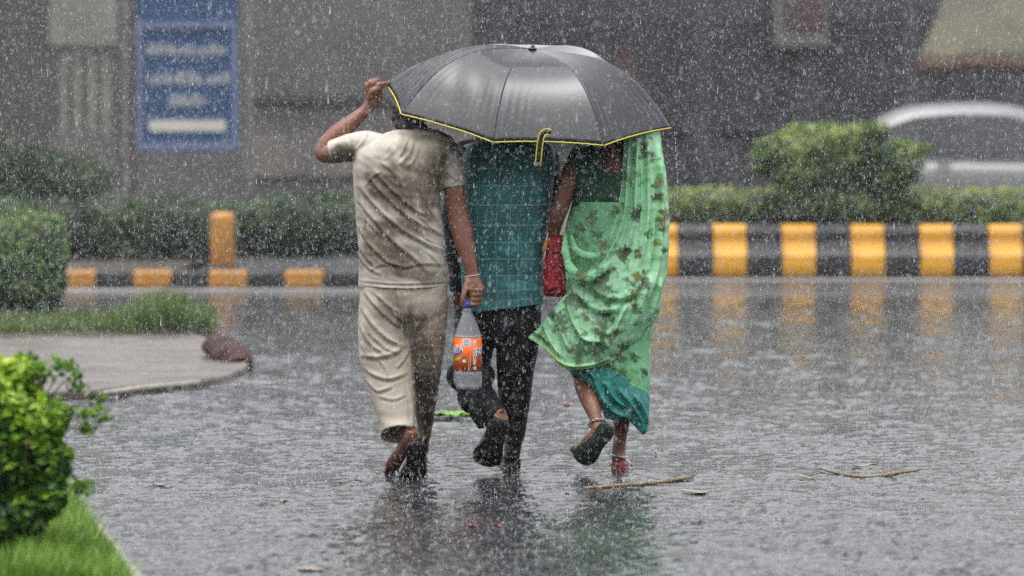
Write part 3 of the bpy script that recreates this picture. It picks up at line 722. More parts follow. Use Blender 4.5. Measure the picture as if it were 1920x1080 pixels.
# its hand: a loose fist whose forefinger and thumb pinch the canopy edge
parts += [ptube([(696, 200, .12, .030, .024), (700, 182, .12, .042, .024), (700, 165, .115, .040, .022), (700, 158, .11, .034, .02)], 14)]
for q, (kx, ky) in enumerate(((687, 157), (694, 152), (702, 150))):
    parts.append(ptube([(690 + q * 7, 180, .10, .010), (kx, ky + 6, .085, .0105), (kx + 1, ky, .100, .0105), (kx + 5, ky + 3, .135, .010), (kx + 6, ky + 16, .150, .009), (kx + 5, ky + 24, .140, .0085)], 10, 4))
parts.append(ptube([(704, 178, .09, .011), (709, 160, .085, .0115), (716, 157, .10, .0105), (724, 156, .125, .0095), (731, 154.5, .15, .008)], 10, 4))
parts.append(ptube([(692, 186, .09, .013), (697, 173, .075, .013), (709, 165, .085, .012), (720, 160, .115, .010), (728, 159, .14, .0085)], 10, 4))
# hanging right arm
parts += [ptube([(838, 290, .02, .056), (848, 330, .01, .052), (853, 365, .0, .048), (860, 405, -.01, .048), (866, 430, -.02, .050), (874, 465, -.04, .043), (882, 497, -.06, .032), (886, 516, -.07, .029, .024), (886, 530, -.075, .032, .024)], 16)]
parts += [ptube([(886, 518, -.075, .030, .022), (888, 535, -.085, .043, .024), (890, 550, -.09, .040, .022), (888, 562, -.09, .030, .02)], 14)]
for q in range(4):                                            # fingers wrapped round the neck of the bottle
    ky = 541 + q * 9.2; kx = 905 - q * 2.2; tipx = 878 + (0, 2, 2, -1)[q]
    parts.append(ptube([(kx - 8, ky - 8, -.085, .0115), (kx, ky - 2, -.105, .0118), (kx - 3, ky + 2, -.130, .0112), (kx - 13, ky + 3, -.140, .0105), (tipx + 6, ky + 2, -.130, .0098), (tipx + 2, ky + 1, -.118, .009)], 10, 4))
parts.append(ptube([(878, 524, -.085, .017), (873, 540, -.105, .0165), (869, 556, -.120, .014), (867, 568, -.122, .0125), (869, 578, -.116, .011)], 12, 4))
# legs and feet
parts += [ptube([(722, 570, .0, .085), (722, 650, .02, .065), (738, 710, .03, .05), (752, 770, -.06, .036), (762, 796, -.10, .030), (768, 808, -.125, .033)], 16),
          ptube([(772, 806, -.135, .030, .034), (768, 822, -.125, .034), (757, 840, -.08, .032, .03), (745, 858, -.03, .034, .026), (734, 876, .01, .036, .018)], 14)]
for q in range(5):
    parts.append(ptube([(744 - q * 3.2, 868 + q * .6, .0, .0115), (737 - q * 3.6, 881 + q * .4, .045, .0105 if q else .014), (734 - q * 3.6, 884 + q * .5, .085, .008)], 8, 3))
parts += [ptube([(798, 570, .02, .085), (798, 660, .08, .062), (797, 720, .14, .05), (796, 780, .25, .036), (793, 820, .36, .033), (790, 850, .40, .032), (787, 862, .42, .034)], 16),
          ptube([(787, 862, .40, .034, .03), (786, 868, .47, .036, .025), (784, 870, .56, .040, .018), (784, 870, .63, .040, .013)], 14)]
body = link('person', remesh(parts, .0048, 4), SKIN1)
tag(body, 'man in a muddy beige T-shirt and beige trousers, arm raised to the umbrella edge', 'person')
man1 = body
face(hc, body)
link('hair', hair_cap(hc, 1.0, .035), HAIR, body)
# dark red cap, pulled down to the ears
c = np.array(hc); me = remesh([ball(c + np.array([0, -.010, .030]), (.0855, .106, .074)), tube([(*(c + np.array([-.07, .06, .028])), .010), (*(c + np.array([-.04, .135, .022])), .007), (*(c + np.array([.04, .135, .022])), .007), (*(c + np.array([.07, .06, .028])), .010)], 8, 5)], .006, 3)
bm = bmesh.new(); bm.from_mesh(me); bmesh.ops.delete(bm, geom=[v for v in bm.verts if v.co.z < c[2] - .020 - .12 * (v.co.y - c[1])], context='VERTS'); bm.to_mesh(me); bm.free()
V = get_v(me); set_v(me, V + get_n(me) * (.003 * wob(V, 60, 14))[:, None])
link('cap', me, mat('dark_red_cloth', (.20, .025, .022), (.12, .018, .016), scale=20, rough=.7, bump=.4, bscale=200), body)

# T-shirt: one wet garment with sleeves, its folds pulled from the raised shoulder to the right hip
tp = [ploft([(243, 742, 822, .04, .055), (249, 722, 834, .035, .075), (260, 690, 850, .025, .10), (278, 668, 853, .01, .122), (305, 662, 838, 0, .134), (350, 663, 826, 0, .136), (400, 667, 828, 0, .130), (450, 671, 834, 0, .128), (500, 673, 838, 0, .132), (536, 672, 841, 0, .134), (540, 673, 840, 0, .132)], 72, 80),
      ptube([(735, 290, .01, .05, .05), (712, 278, .01, .066, .07), (685, 275, .02, .073, .072), (658, 277, .045, .065), (636, 281, .06, .058), (622, 285, .07, .056)], 22, 6),
      ptube([(822, 276, .02, .072), (838, 300, .015, .066), (846, 328, .01, .059), (851, 352, .005, .0565)], 22, 6)]
me = remesh(tp, .0050, 5)
folds = [([(700, 318), (738, 358), (778, 392), (800, 404)], 3.4, .0075), ([(690, 328), (722, 366), (770, 408), (826, 440)], 3.8, .009),
         ([(674, 345), (704, 384), (752, 428), (800, 456), (836, 476)], 4.2, .010), ([(670, 372), (700, 408), (738, 452), (780, 486), (800, 510)], 4.0, .010),
         ([(680, 402), (706, 432), (728, 452)], 3.0, .005), ([(672, 420), (690, 452), (722, 486), (748, 500)], 3.6, .0075), ([(671, 452), (684, 478), (706, 500)], 3.2, .006),
         ([(672, 480), (690, 500), (716, 516)], 3.0, .005), ([(782, 398), (806, 424), (834, 446)], 3.0, .006), ([(790, 352), (802, 384), (822, 416)], 3.0, .006), ([(776, 410), (806, 452), (838, 472)], 3.0, .005),
         ([(800, 470), (820, 490), (838, 520)], 3.0, .005), ([(712, 300), (740, 326), (756, 352)], 3.4, .005), ([(774, 262), (768, 286), (748, 310)], 3.8, .007),
         ([(766, 258), (756, 280), (752, 292)], 3.0, .006), ([(745, 258), (740, 280), (722, 300)], 3.6, .005), ([(786, 268), (776, 300), (762, 312)], 3.2, .005),
         ([(690, 245), (682, 262), (668, 282)], 3.0, .005), ([(650, 262), (656, 282), (652, 302)], 2.6, .004), ([(636, 268), (640, 284), (634, 298)], 2.4, .003), ([(745, 505), (788, 494), (834, 496)], 3.4, .004),
         ([(690, 508), (722, 494), (766, 500)], 3.4, .004), ([(684, 350), (700, 330), (716, 322)], 3.0, .004), ([(678, 368), (684, 400), (682, 436)], 3.2, .004), ([(806, 300), (812, 330), (818, 372)], 4, .006), ([(818, 372), (822, 410), (834, 436)], 3, .005),
         ([(838, 318), (850, 332), (866, 338)], 3, .004), ([(845, 345), (858, 335)], 2.5, .003), ([(760, 392), (790, 440), (834, 462)], 2.6, .004), ([(672, 525), (750, 532), (841, 528)], 2.0, .004), ([(672, 535), (750, 540), (840, 537)], 2.0, .004)]
x, y = fold_mesh(me, folds, wamp=.0018, wfreq=45, seed=3)
V = get_v(me); set_v(me, V + get_n(me) * (.0009 * wob(V @ np.array([[1, 0, .6], [0, 1, 0], [-.6, 0, 1]]) * np.array([.35, 1, 1.6]), 130, 21))[:, None])
V = get_v(me)
st = blobs(x, y, [(748, 345, 60, 52, .62), (798, 330, 38, 66, .55), (720, 482, 66, 26, .4), (648, 288, 22, 18, .9), (735, 430, 55, 22, .45), (705, 300, 40, 25, .25), (800, 290, 50, 40, .5), (760, 500, 60, 20, .35), (690, 380, 25, 50, .2), (810, 520, 30, 18, .4)], V, 5)
st = np.clip(1.6 * st + .10 + .20 * wob(V, 18, 9) + .10 * wob(V, 60, 8), 0, 1); set_attr(me, 'stain', st)
TSH = attr_mat('muddy_beige_jersey', [(0, (.47, .43, .38)), (.35, (.33, .29, .24)), (.7, (.185, .15, .112)), (1, (.11, .088, .062))], 'stain', rough=.55, bump=.25, bscale=260, noise=.25, spec=.4)
ts = link('t_shirt', me, TSH, man1)
cc = W(781, 247, .05)
me = remesh([tube([(cc[0] + .082 * math.cos(a), cc[1] + .070 * math.sin(a), cc[2] + .012 * math.sin(a) + .006 * math.cos(a) - .006, .008, .011) for a in np.linspace(0, 6.283, 41)], 8, 1)], .004, 2); set_attr(me, 'stain', np.full(len(me.vertices), .3)); link('collar', me, TSH, ts)
# trousers: left leg pale, right leg dark with wet
tr = [ploft([(520, 684, 830, 0, .115), (545, 674, 839, 0, .13), (590, 676, 836, 0, .126), (625, 700, 815, .02, .085), (650, 725, 800, .03, .04)], 60, 30),
      ploft([(535, 676, 768, 0, .115), (600, 671, 766, .0, .115), (660, 673, 772, .0, .105), (700, 682, 777, -.01, .10), (740, 694, 779, -.03, .095), (780, 706, 779, -.06, .09), (800, 712, 779, -.08, .088), (815, 714, 778, -.085, .086)], 56, 70, hollow=.25, tilt=.55),
      ploft([(535, 758, 839, 0, .11), (600, 762, 838, .02, .11), (660, 766, 832, .07, .10), (720, 772, 824, .14, .09), (770, 778, 816, .22, .075), (800, 782, 811, .28, .07), (822, 783, 808, .31, .068)], 56, 70, hollow=.2)]
me = remesh(tr, .0052, 4)
folds = [([(684, 545), (706, 574), (734, 600), (760, 616)], 3.6, .008), ([(677, 572), (698, 606), (730, 636), (762, 650)], 4.0, .009), ([(675, 606), (692, 640), (722, 664)], 3.6, .007), ([(700, 545), (728, 572), (754, 588)], 3.2, .006), ([(715, 560), (742, 590), (762, 604)], 2.8, .005),
         ([(745, 545), (752, 580), (758, 612)], 3.0, .007), ([(768, 545), (765, 600), (770, 660)], 3.0, .007), ([(757, 545), (762, 580), (763, 610)], 2.6, .005), ([(676, 664), (704, 668), (736, 662), (752, 650)], 4.6, .010), ([(684, 688), (702, 702), (730, 710), (764, 698)], 3.8, .007),
         ([(690, 712), (708, 732), (736, 724)], 3.4, .006), ([(700, 664), (722, 688), (726, 712)], 3.0, .006), ([(708, 742), (738, 748), (762, 738)], 3.6, .004), ([(676, 640), (686, 664)], 3.2, .005), ([(742, 692), (756, 674), (766, 655)], 3.2, .005), ([(690, 620), (720, 650), (750, 662)], 3.0, .005),
         ([(766, 720), (772, 760), (774, 795)], 3.4, .004), ([(800, 560), (805, 650), (800, 740)], 4, .004), ([(820, 570), (822, 660), (812, 730)], 3.6, .004), ([(785, 560), (786, 640), (788, 720)], 3.6, .004), ([(714, 806), (745, 798), (778, 800)], 2.2, .003)]
x, y = fold_mesh(me, folds, wamp=.0022, wfreq=40, seed=6)
V = get_v(me); set_v(me, V + get_n(me) * (.0010 * wob(V * np.array([.5, 1, 1.5]), 120, 22))[:, None])
V = get_v(me)
right = np.clip((x - (762 + (y - 600) * .085)) / 5, 0, 1) * np.clip((y - 540) / 60, .35, 1)
st = np.clip(right * (.52 + .2 * wob(V, 25, 5) + .15 * np.clip((y - 650) / 150, 0, 1)) + (1 - right) * (.14 + .1 * wob(V, 20, 4)) + blobs(x, y, [(735, 575, 30, 30, .45), (755, 590, 18, 35, .5), (690, 640, 12, 40, .3)], V, 2), 0, 1)
st = np.where((right > .5) & (blobs(x, y, [(812, 605, 10, 22, 1), (818, 650, 9, 18, 1), (800, 625, 6, 10, 1)], V, 8, .5) > .45), .15, st)
set_attr(me, 'stain', st)
TRO = attr_mat('wet_beige_cotton', [(0, (.50, .445, .37)), (.35, (.36, .31, .245)), (.7, (.175, .14, .105)), (1, (.085, .067, .05))], 'stain', rough=.55, bump=.25, bscale=240, noise=.2, spec=.4)
link('trousers', me, TRO, man1)
# sandals
sa = build('sandal', [sole(W(771, 901, -.24), W(782, 832, -.36), (1, .15, 0), .225, .118, .018)], RUBBER, man1)
build('strap', [tube([[*W(748, 872, -.19), .006], [*W(738, 868, -.10), .006], [*W(745, 880, -.02), .006], [*W(752, 893, -.10), .006]], 8, 4)], RUBBER, sa)
sa = build('sandal', [sole((W(787, 870, .64)[0], .68, .013), (W(787, 870, .4)[0], .41, .013), (1, 0, 0), .27, .098, .016, -1)], RUBBER, man1)
build('strap', [tube([(W(770, 865, .55)[0], .55, .02, .005), (W(785, 865, .58)[0], .58, .055, .005), (W(800, 865, .55)[0], .55, .02, .005)], 8, 4)], RUBBER, sa)
c = W(886, 517, -.07)
build('wristband', [tube([(c[0] + .0335 * math.cos(a), c[1] + .029 * math.sin(a), c[2] + .006 * math.cos(a), .0032) for a in np.linspace(0, 6.283, 25)], 8, 2)], mat('pale_thread', (.5, .36, .30), (.4, .28, .23), scale=40, rough=.7), man1)

# ---------------------------------------------------------------- man in the middle, teal checked shirt
hc = W(955, 207, .34)
parts = head_parts(hc)
parts += [ptube([(957, 236, .31, .054), (957, 262, .29, .062), (955, 290, .27, .08)], 16)]
parts += [ploft([(258, 905, 1005, .27, .07), (285, 880, 1020, .26, .09), (350, 882, 1010, .25, .10), (450, 885, 1005, .25, .10), (560, 885, 1005, .25, .10), (600, 890, 1000, .25, .10)], 32, 30)]
# left arm hangs between the two men; right arm forward, holding the umbrella shaft
parts += [ptube([(880, 290, .27, .052), (860, 340, .27, .045), (852, 400, .27, .042), (852, 430, .28, .038), (856, 480, .31, .034), (860, 530, .34, .026), (862, 560, .35, .036, .022), (864, 585, .36, .03, .02)], 14)]
for q in range(4):
    parts.append(ptube([(857 + q * 4.5, 580, .35, .010), (857 + q * 4.5, 596, .345, .0095), (859 + q * 4, 606, .36, .009), (861 + q * 3.6, 608, .375, .008)], 8, 3))
parts.append(ptube([(872, 565, .34, .012), (878, 580, .345, .011), (879, 592, .355, .010)], 8, 3))
hand = np.array([W(985, 385, .62)[0], .62, W(985, 385, .62)[2]])
shd = W(1020, 295, .27); elb = W(1040, 400, .36)
parts += [tube([(*shd, .055), (*((shd + elb) / 2), .046), (*elb, .040), (*((elb + hand) / 2), .036), (*(hand + np.array([.035, -.05, -.01])), .026), (*(hand + np.array([.02, -.02, 0])), .034)], 14)]
for q in range(4):
    z = hand[2] + .035 - q * .021
    parts.append(tube([(hand[0] + .035, hand[1] - .005, z, .010), (hand[0] + .025, hand[1] + .026, z, .010), (hand[0] - .005, hand[1] + .030, z, .0095), (hand[0] - .020, hand[1] + .008, z, .009), (hand[0] - .012, hand[1] - .012, z, .0085)], 8, 4))
parts.append(tube([(hand[0] + .015, hand[1] - .03, hand[2] + .02, .013), (hand[0] - .012, hand[1] - .022, hand[2] + .045, .011), (hand[0] - .022, hand[1] - .004, hand[2] + .052, .010)], 8, 4))
# legs: right planted, left lifted behind with the sole up
parts += [ptube([(972, 590, .25, .085), (970, 680, .26, .062), (966, 740, .27, .05), (962, 800, .27, .040), (958, 845, .27, .032), (956, 862, .27, .034)], 16),
          ptube([(956, 864, .26, .034, .036), (955, 874, .30, .038, .028), (952, 878, .42, .044, .02), (951, 879, .49, .042, .014)], 14)]
parts += [ptube([(905, 590, .25, .085), (893, 650, .33, .070), (885, 692, .34, .055), (893, 722, .24, .046), (915, 755, .10, .040), (934, 775, .0, .031), (940, 780, -.02, .034)], 16),
          ptube([(941, 779, -.03, .034), (932, 797, .0, .034, .03), (918, 826, .03, .040, .026), (905, 852, .05, .042, .018)], 14)]
body = link('person', remesh(parts, .0055, 4), SKIN2)
tag(body, 'man in a teal checked shirt and black trousers, in the middle under the umbrella', 'person'); man2 = body
face(hc, body); link('hair', hair_cap(hc, 1.0, .02), HAIR, body)
# shirt: open loft so that the check runs with the cloth
rows = [(256, 925, 992, .29, .075), (264, 895, 1020, .28, .10), (278, 872, 1036, .26, .125), (310, 862, 1040, .25, .14), (360, 860, 1034, .24, .145), (420, 858, 1026, .23, .14), (470, 862, 1020, .235, .135), (520, 866, 1018, .24, .135), (556, 868, 1018, .24, .14), (572, 869, 1018, .24, .14)]
nU, nV = 200, 200
V, _ = ploft(rows, nU, nV, p=.85); V = V[:nU * nV]
x, y = proj(V); hem = np.clip((y - 520) / 52, 0, 1)
V[:, 2] += hem * (x - 945) * .00026 - hem * .010
folds = [([(885, 455), (935, 500), (985, 500), (1020, 470)], 8, .016), ([(890, 480), (940, 522), (985, 505), (1020, 480)], 7, .012), ([(905, 525), (960, 528), (1020, 500)], 8, .012),
         ([(900, 430), (940, 462), (1000, 470)], 8, .010), ([(945, 560), (985, 540), (1018, 520)], 7, .008), ([(880, 420), (905, 445)], 6, .008), ([(1018, 440), (985, 452), (955, 440)], 7, .009), ([(930, 440), (980, 420), (1020, 425)], 7, .007), ([(905, 560), (950, 548)], 6, .006)]
me = mesh(V, grid_faces(nV, nU)); me.update()
Nn = get_n(me); D = 1.5 * fold_field(x, y, folds) * np.clip(-Nn[:, 1] * 1.5 + .1, 0, 1) + .0022 * wob(V, 34, 12) + .0028 * wob(V * np.array([.5, 1, 1.5]), 60, 13) * np.clip((y - 400) / 80, 0, 1)
# gathered looser cloth at the collar opening closes on the neck
set_v(me, V + Nn * D[:, None])
uv = me.uv_layers.new(name='cloth'); lp = np.empty(len(me.loops), int); me.loops.foreach_get('vertex_index', lp)
uu = (lp % nU) / nU; vv = lp // nU / nV
# the seam column wraps
fl = np.arange(len(me.loops)) // 4; mn = np.full(len(me.polygons), 2.0); np.minimum.at(mn, fl, uu); mxu = np.zeros(len(me.polygons)); np.maximum.at(mxu, fl, uu)
wrap = (mxu - mn > .5)[fl]; uu = np.where(wrap & (uu < .5), uu + 1, uu)
uv.data.foreach_set('uv', np.stack([uu, vv], 1).ravel())
m, nt_, b_ = new_mat('teal_check_cotton')
u_ = N(nt_, 'ShaderNodeUVMap'); sp = N(nt_, 'ShaderNodeSeparateXYZ'); nt_.links.new(u_.outputs[0], sp.inputs[0])
def lines(sock, count, width):
    a = N(nt_, 'ShaderNodeMath', operation='MULTIPLY'); a.inputs[1].default_value = count; nt_.links.new(sock, a.inputs[0])
    f = N(nt_, 'ShaderNodeMath', operation='FRACT'); nt_.links.new(a.outputs[0], f.inputs[0])
    l = N(nt_, 'ShaderNodeMath', operation='LESS_THAN'); l.inputs[1].default_value = width; nt_.links.new(f.outputs[0], l.inputs[0]); return l.outputs[0]
mxx = N(nt_, 'ShaderNodeMath', operation='MAXIMUM'); nt_.links.new(lines(sp.outputs[0], 30, .07), mxx.inputs[0]); nt_.links.new(lines(sp.outputs[1], 14.5, .065), mxx.inputs[1])
tc = N(nt_, 'ShaderNodeTexCoord'); nz = N(nt_, 'ShaderNodeTexNoise', Scale=9.0, Detail=5.0); nt_.links.new(tc.outputs['Object'], nz.inputs['Vector'])
rp = N(nt_, 'ShaderNodeValToRGB'); rp.color_ramp.elements[0].color = (.008, .095, .105, 1); rp.color_ramp.elements[1].color = (.032, .215, .225, 1); rp.color_ramp.elements[0].position = .35; rp.color_ramp.elements[1].position = .65
nt_.links.new(nz.outputs['Fac'], rp.inputs[0])
fm = N(nt_, 'ShaderNodeMath', operation='MULTIPLY'); fm.inputs[1].default_value = .34; nt_.links.new(mxx.outputs[0], fm.inputs[0])
mc = N(nt_, 'ShaderNodeMixRGB'); mc.inputs[2].default_value = (.48, .60, .58, 1); nt_.links.new(fm.outputs[0], mc.inputs[0]); nt_.links.new(rp.outputs[0], mc.inputs[1]); nt_.links.new(mc.outputs[0], b_.inputs['Base Color'])
b_.inputs['Roughness'].default_value = .5
nb = N(nt_, 'ShaderNodeTexNoise', Scale=240.0, Detail=3.0); nt_.links.new(tc.outputs['Object'], nb.inputs['Vector']); bpp = N(nt_, 'ShaderNodeBump', Strength=.25, Distance=.005); nt_.links.new(nb.outputs['Fac'], bpp.inputs['Height']); nt_.links.new(bpp.outputs[0], b_.inputs['Normal'])
CHECK = m
sh = link('shirt', me, CHECK, man2); s_ = sh.modifiers.new('t', 'SOLIDIFY'); s_.thickness = .004; s_.offset = -1
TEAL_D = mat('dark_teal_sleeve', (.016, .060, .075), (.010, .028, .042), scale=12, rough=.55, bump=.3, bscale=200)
o = link('sleeve', remesh([ptube([(888, 285, .27, .075), (862, 335, .27, .062), (851, 400, .27, .058), (852, 440, .285, .052), (857, 500, .325, .046), (860, 548, .35, .042)], 18)], .006, 3), mat('shaded_teal_sleeve', (.022, .034, .050), (.014, .020, .032), scale=14, rough=.55, bump=.3, bscale=200), man2)  # left sleeve is shirt teal, painted dark for shade behind the other man's arm
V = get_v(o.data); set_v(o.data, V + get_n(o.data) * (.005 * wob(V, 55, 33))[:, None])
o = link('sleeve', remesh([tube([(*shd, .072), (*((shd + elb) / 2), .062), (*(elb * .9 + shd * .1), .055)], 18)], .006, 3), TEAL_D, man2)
# pale pink collar end that shows under the canopy edge
V = []
for i in range(9):
    u = i / 8
    for j in range(5):
        v = j / 4; px = 850 + u * 52; V.append(W(px, 270 - 10 * u - 3 * math.sin(u * 3) + (v * (13 - 9 * u)), .12 + .02 * math.sin(u * 3)))
o = build('collar', [(V, grid_faces(9, 5, False))], mat('pale_pink_cloth', (.60, .42, .38), (.5, .36, .33), scale=20, rough=.6), man2); s_ = o.modifiers.new('t', 'SOLIDIFY'); s_.thickness = .006
BLACKC = mat('black_trouser_cloth', (.006, .006, .008), (.013, .013, .017), scale=12, spec=.25, rough=.55, bump=.35, bscale=160)
tr = [ploft([(540, 872, 1012, .25, .115), (580, 868, 1014, .25, .125), (610, 872, 1008, .25, .12), (635, 885, 1000, .25, .10)], 50, 20),
      ploft([(570, 926, 1015, .25, .105), (640, 930, 1011, .25, .10), (700, 931, 1003, .26, .09), (760, 938, 993, .27, .078), (810, 947, 985, .27, .068), (835, 949, 978, .27, .06), (862, 941, 974, .27, .058)], 48, 60, hollow=.1),
      ptube([(895, 585, .25, .105, .11), (890, 640, .30, .098, .10), (884, 678, .32, .088, .09), (878, 702, .29, .080, .085), (890, 728, .20, .078, .075), (906, 752, .10, .070), (925, 775, .02, .056), (933, 784, -.005, .048)], 24, 6),
      ptube([(862, 692, .26, .045), (852, 704, .26, .042), (862, 716, .24, .045)], 14), ptube([(905, 690, .24, .04), (913, 702, .2, .04), (905, 716, .18, .045)], 14), ptube([(872, 728, .18, .04), (872, 750, .14, .034), (884, 762, .1, .04)], 14),
      ptube([(895, 745, .1, .05), (897, 775, .05, .04), (908, 800, .03, .03)], 14)]
me = remesh(tr, .0058, 4)
folds = [([(940, 600), (990, 625), (1010, 640)], 7, .007), ([(935, 690), (965, 700), (998, 690)], 6, .006), ([(945, 770), (965, 780), (990, 772)], 5, .006), ([(948, 800), (968, 808), (985, 798)], 4, .006), ([(949, 825), (965, 832), (980, 822)], 4, .006), ([(893, 735), (915, 745), (935, 760)], 5, .006), ([(960, 590), (965, 680), (962, 760)], 7, .006), ([(950, 845), (962, 850), (974, 845)], 3, .004)]
fold_mesh(me, folds, wamp=.004, wfreq=38, seed=8)
link('trousers', me, BLACKC, man2)
sa = build('sandal', [sole(W(906, 872, .0), W(943, 779, -.12), (.92, .1, -.38), .255, .135, .020)], RUBBER, man2)
build('strap', [tube([[*W(893, 850, .03), .006], [*W(898, 838, .09), .006], [*W(912, 850, .1), .006], [*W(925, 862, .03), .006]], 8, 4)], RUBBER, sa)
fx = W(954, 880, .3)[0]
sa = build('sandal', [sole((fx - .01, .53, .014), (fx + .005, .215, .014), (1, 0, 0), .29, .105, .018, -1)], RUBBER, man2)
build('strap', [tube([(fx - .048, .36, .02, .006), (fx, .42, .07, .006), (fx + .05, .36, .02, .006)], 8, 4), tube([(fx + .045, .24, .02, .007), (fx + .05, .27, .05, .007), (fx + .046, .33, .04, .006)], 8, 4)], RUBBER, sa)

# ---------------------------------------------------------------- woman in the green sari
hc = W(1176, 226, .26)
parts = head_parts(hc, .95)
parts += [ptube([(1165, 252, .24, .045), (1160, 272, .22, .05), (1155, 300, .20, .07)], 16)]
parts += [ploft([(268, 1110, 1190, .21, .055), (280, 1085, 1215, .2, .085), (300, 1078, 1222, .19, .098), (340, 1080, 1218, .18, .102), (385, 1082, 1210, .18, .098), (440, 1075, 1220, .18, .105), (520, 1075, 1225, .18, .12), (590, 1080, 1215, .18, .11)], 40, 36)]
# left arm down to the red bag
parts += [ptube([(1092, 292, .18, .050), (1074, 320, .16, .047), (1062, 352, .14, .043), (1052, 385, .13, .040), (1045, 405, .13, .037), (1040, 425, .16, .033), (1038, 440, .18, .027), (1038, 452, .18, .030, .022), (1038, 466, .18, .028, .02)], 16)]
for q in range(4):
    parts.append(ptube([(1030 + q * 5, 458, .165, .0095), (1030 + q * 5, 470, .15, .009), (1031 + q * 5, 478, .165, .0085), (1032 + q * 4.6, 474, .185, .008)], 8, 3))
parts.append(ptube([(1050, 455, .17, .010), (1053, 466, .16, .009), (1051, 475, .165, .008)], 8, 3))
# right arm folded in front under the drape
parts += [ptube([(1215, 295, .2, .047), (1228, 345, .21, .042), (1226, 400, .24, .036), (1195, 415, .32, .031), (1160, 405, .38, .024), (1140, 400, .39, .028)], 14)]
for q in range(4): parts.append(ptube([(1142, 392 + q * 6, .385, .009), (1130, 392 + q * 6, .395, .0085), (1122, 394 + q * 5.5, .40, .008), (1118, 397 + q * 5, .39, .0075)], 8, 3))
# legs: left lifted behind, right planted
parts += [ptube([(1110, 580, .18, .09), (1095, 650, .24, .062), (1093, 695, .20, .048), (1099, 725, .14, .052), (1108, 755, .07, .043), (1116, 782, .02, .030), (1119, 795, .0, .029), (1122, 806, -.02, .033)], 16),
          ptube([(1128, 806, -.035, .033), (1116, 818, -.01, .034, .03), (1100, 835, .03, .035, .024), (1088, 850, .05, .037, .018)], 14)]
for q in range(5): parts.append(ptube([(1093 - q * 3.6, 842 - q * 1.5, .06, .011), (1086 - q * 3.4, 851 - q * 2.2, .075, .010), (1082 - q * 3.2, 855 - q * 2.4, .085, .008)], 8, 3))
parts += [ptube([(1185, 580, .18, .09), (1178, 680, .22, .062), (1170, 740, .25, .050), (1166, 785, .26, .040), (1163, 820, .26, .030), (1160, 845, .26, .031), (1160, 862, .255, .034)], 16),
          ptube([(1160, 870, .245, .034, .034), (1161, 873, .29, .036, .03), (1164, 877, .40, .042, .018), (1165, 878, .47, .042, .013)], 14)]
me = remesh(parts, .0052, 4)
body = link('person', me, SKIN3); woman = body
tag(body, 'woman in a flowered green sari with silver anklets, lifting her left foot', 'person')
face(hc, body, .95); link('hair', hair_cap(hc, .95, .03), HAIR, body)
# red dye on the sides of the feet
DYE = mat('red_foot_dye', (.42, .05, .06), (.30, .06, .055), scale=30, rough=.4)
for pp in ([(1140, 809, -.042, .030), (1124, 815, -.025, .0345), (1110, 828, .0, .0345)], [(1158, 873, .235, .0335, .032), (1164, 875, .28, .036, .029), (1166, 877, .33, .038, .024)]):
    o = build('foot_dye', [ptube(pp, 16, 5)], DYE, woman)
# blouse with a scooped back
V, _ = ploft([(266, 1118, 1190, .21, .062), (276, 1086, 1222, .2, .096), (300, 1070, 1230, .19, .112), (340, 1072, 1226, .18, .116), (384, 1074, 1216, .18, .112), (392, 1075, 1216, .18, .112)], 120, 90); V = V[:120 * 90]
x, y = proj(V); me = mesh(V, grid_faces(90, 120)); bm = bmesh.new(); bm.from_mesh(me); bm.verts.ensure_lookup_table()
inn = ((np.abs(x - 1153) / 21) ** 2.5 + (np.clip(y - 285, 0, 99) / 40) ** 2.5 < 1) & (V[:, 1] < .2)
bmesh.ops.delete(bm, geom=[bm.verts[i] for i in np.nonzero(inn)[0]], context='VERTS'); bm.to_mesh(me); bm.free()
V = get_v(me); set_v(me, V + get_n(me) * (.0022 * wob(V * np.array([.4, 1, 1.6]), 60, 4))[:, None])
BLOUSE = mat('bottle_green_blouse', (.012, .085, .040), (.008, .055, .028), scale=12, rough=.5, bump=.3, bscale=220)
o = link('blouse', me, BLOUSE, woman); s_ = o.modifiers.new('t', 'SOLIDIFY'); s_.thickness = .004
link('sleeve', remesh([ptube([(1102, 284, .19, .070), (1088, 300, .175, .062), (1080, 314, .165, .056)], 18)], .006, 3), BLOUSE, woman)
